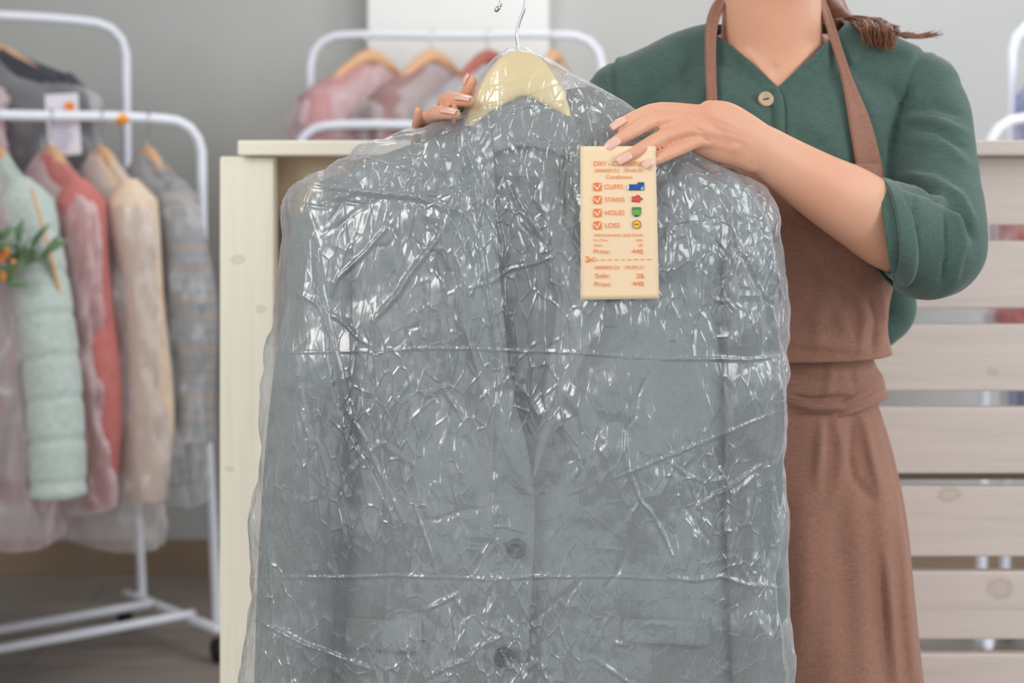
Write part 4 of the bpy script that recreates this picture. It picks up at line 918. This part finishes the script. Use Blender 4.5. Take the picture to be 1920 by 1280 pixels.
# skirt
SK = cubic([.30,.60,.70,.80,.88,.93,.955], [.215,.182,.172,.160,.142,.126,.120]); SD = cubic([.30,.60,.80,.88,.955], [.17,.150,.135,.118,.104])
rows = []
for z in np.linspace(.955, .30, 130):
    row = []; s = (.955-z)/.65
    for k in range(221):
        an = -math.pi-.35+(math.pi+.7)*k/220; c_, s_ = math.cos(an), math.sin(an)
        fl = 1+.030*math.sin(an*9+.8+math.sin(z*9))*min(1, s*2.2)+.012*math.sin(an*23+2)*min(1, s*4)*(1-.6*s)
        row.append((XC+float(SK(z))*math.copysign(abs(c_)**.9, c_)*(1+(fl-1)*.4), YB+.015+float(SD(z))*s_*fl, z))
    rows.append(row)
v, f = loft(rows); v = np.array(v); q = proj(v)
SF = [([(1540,790),(1536,850),(1530,905)], 9, .006), ([(1600,780),(1590,850),(1600,900),(1640,940)], 9, -.006), ([(1620,780),(1632,850),(1650,920)], 9, .007), ([(1650,790),(1664,860),(1680,960)], 8, -.005), ([(1565,780),(1580,850),(1560,940)], 12, .005), ([(1660,1040),(1668,1120),(1680,1280)], 8, .006), ([(1648,1040),(1654,1140),(1660,1280)], 8, -.004), ([(1690,1000),(1700,1150),(1712,1280)], 9, .006), ([(1500,900),(1505,1100),(1500,1280)], 26, .007), ([(1560,950),(1580,1100),(1590,1280)], 40, -.007)]
v[:,1] -= folds(q, SF); v[:,1] -= .0015*vnoise(v, (10,10,5), 12)
o = mesh('skirt', v, f, M_ap, Ap); solid(o, .002)
# straps
def strap(A, B_, offa=.006):
    g_ = ruled(A, B_, 70, 9, lambda x, y, of: on(bvbl, x, y, of, 1.69), offa, offa, .0025); o = mesh('strap', *g_, M_ap, Ap); solid(o, .0025); return o
def ribbon(name, L_, R_, n=60, m_=9):
    def par(Q):
        Q = np.array([tuple(x) for x in Q]); L = np.r_[0, np.cumsum(np.linalg.norm(np.diff(Q, axis=0), axis=1))]; return cubic(L/L[-1], Q)
    a_, b_ = par(L_), par(R_); rows = []
    for i in range(n):
        s = i/(n-1); pa, pb = a_(s), b_(s); rows.append([tuple(pa*(1-t)+pb*t+np.array((0,-.002*math.sin(math.pi*t)-.0015*math.sin(2.5*math.pi*t),0))) for t in np.linspace(0, 1, m_)])
    o = mesh(name, *loft(rows), M_ap, Ap); solid(o, .0025); return o
def S_(x, y, of=.006):
    yy = on(bvbl, x, y, of, 1.75).y
    if y < 170:
        y1 = on(bvbl, x, 170, of, 1.64).y; t_ = (170-y)/170; yy = min(yy, y1+(1.675-y1)*t_)
    return P(x, y, yy)
ribbon('strap', [S_(1640,430), S_(1610,335), S_(1600,281), S_(1577,143), S_(1553,64), S_(1537,16), P(1528,-12,1.70), P(1500,-20,1.755)],
                [S_(1668,430), S_(1658,335), S_(1630,225), S_(1597,146), P(1563,44,1.668), P(1548,6,1.690), P(1536,-20,1.71), P(1504,-30,1.765)])
ribbon('strap', [S_(1330,420), S_(1328,300), S_(1326,200), S_(1323,110), S_(1326,38), P(1340,4,1.680), P(1362,-10,1.70), P(1400,-20,1.755)],
                [S_(1350,420), S_(1346,300), S_(1345,200), S_(1342,130), S_(1345,52), S_(1358,10), P(1368,-16,1.71), P(1402,-30,1.765)])
# stitched ends of the strap on the bib
MB().tube([S_(1608,322,.010), S_(1632,330,.011), S_(1656,334,.010)], .0012, seg=8).build('seam', M_ap, Ap)
# ---------------------------------------------------------------- hair: cap above the frame, and the tail lying on the shoulder
M_hair = NT('brown_hair'); hc_ = s2l((122,78,54))
M_hair = M_hair.surf(M_hair.pbsdf(Base_Color=M_hair.ramp(M_hair.noise(M_hair.coord((1,1,1)), 60, 3), [(.3, dark(hc_, .55)), (.7, dark(hc_, 1.5))]), Roughness=.42))
hm_ = MB()
hm_.tube([hc+Vector((0,.045,-.05)), hc+Vector((0,.035,.02)), hc+Vector((0,.02,.070))], [.070,.082,.070], ry=[.06,.082,.085], seg=32, up=(0,1,0))
hm_.tube([hc+Vector((.0,.11,.03)), P(1500,-90,1.80), P(1540,-10,1.79), P(1570,36,1.74), P(1600,48,1.715)], [.022,.026,.024,.018,.010], seg=20)
rnd = np.random.RandomState(11)
for k in range(620):
    u = rnd.rand(); typ = rnd.rand()
    b0 = P(1566+rnd.uniform(-4,8), 40+rnd.uniform(-4,14), 1.715+rnd.uniform(-.012,.01))
    if typ < .60:      # bunch that ends hanging down at 1600-1690
        x1 = 1622+rnd.rand()**.8*58; y1 = 62+rnd.rand()*30+(x1-1622)*.12
        m1 = P(x1-22+rnd.randn()*3, 42+rnd.randn()*4+(x1-1620)*.06, 1.685+rnd.randn()*.006); e1 = P(x1+rnd.randn()*4-2, y1, 1.640+rnd.randn()*.006+ (x1-1620)*.0001)
        pts = [b0, P(1592+rnd.randn()*4, 40+rnd.randn()*4, 1.705), m1, m1.lerp(e1, .55)+Vector((.003*rnd.randn(),-.008,.003)), e1]
    elif typ < .86:    # upper strands to the right
        x1 = 1640+rnd.rand()*50; y1 = 48+rnd.rand()*14
        pts = [b0, P(1600, 37+rnd.randn()*3, 1.71), P((1600+x1)/2, 42+rnd.randn()*3, 1.70), P(x1, y1, 1.69+rnd.randn()*.004)]
    else:              # the fly-away wisp
        x1 = 1700+rnd.rand()*70; y1 = 64+rnd.randn()*4+(x1-1700)*.06
        pts = [P(1650, 52, 1.70), P(1680, 63+rnd.randn()*2, 1.69), P((1680+x1)/2, 68+rnd.randn()*2, 1.69), P(x1, y1-6*rnd.rand()*(x1 > 1735), 1.69)]
    hm_.tube(pts, [.00075]+[.0008]*(len(pts)-2)+[.00015], seg=5, sub=5, caps=False)
hm_.build('hair', M_hair, Pn)
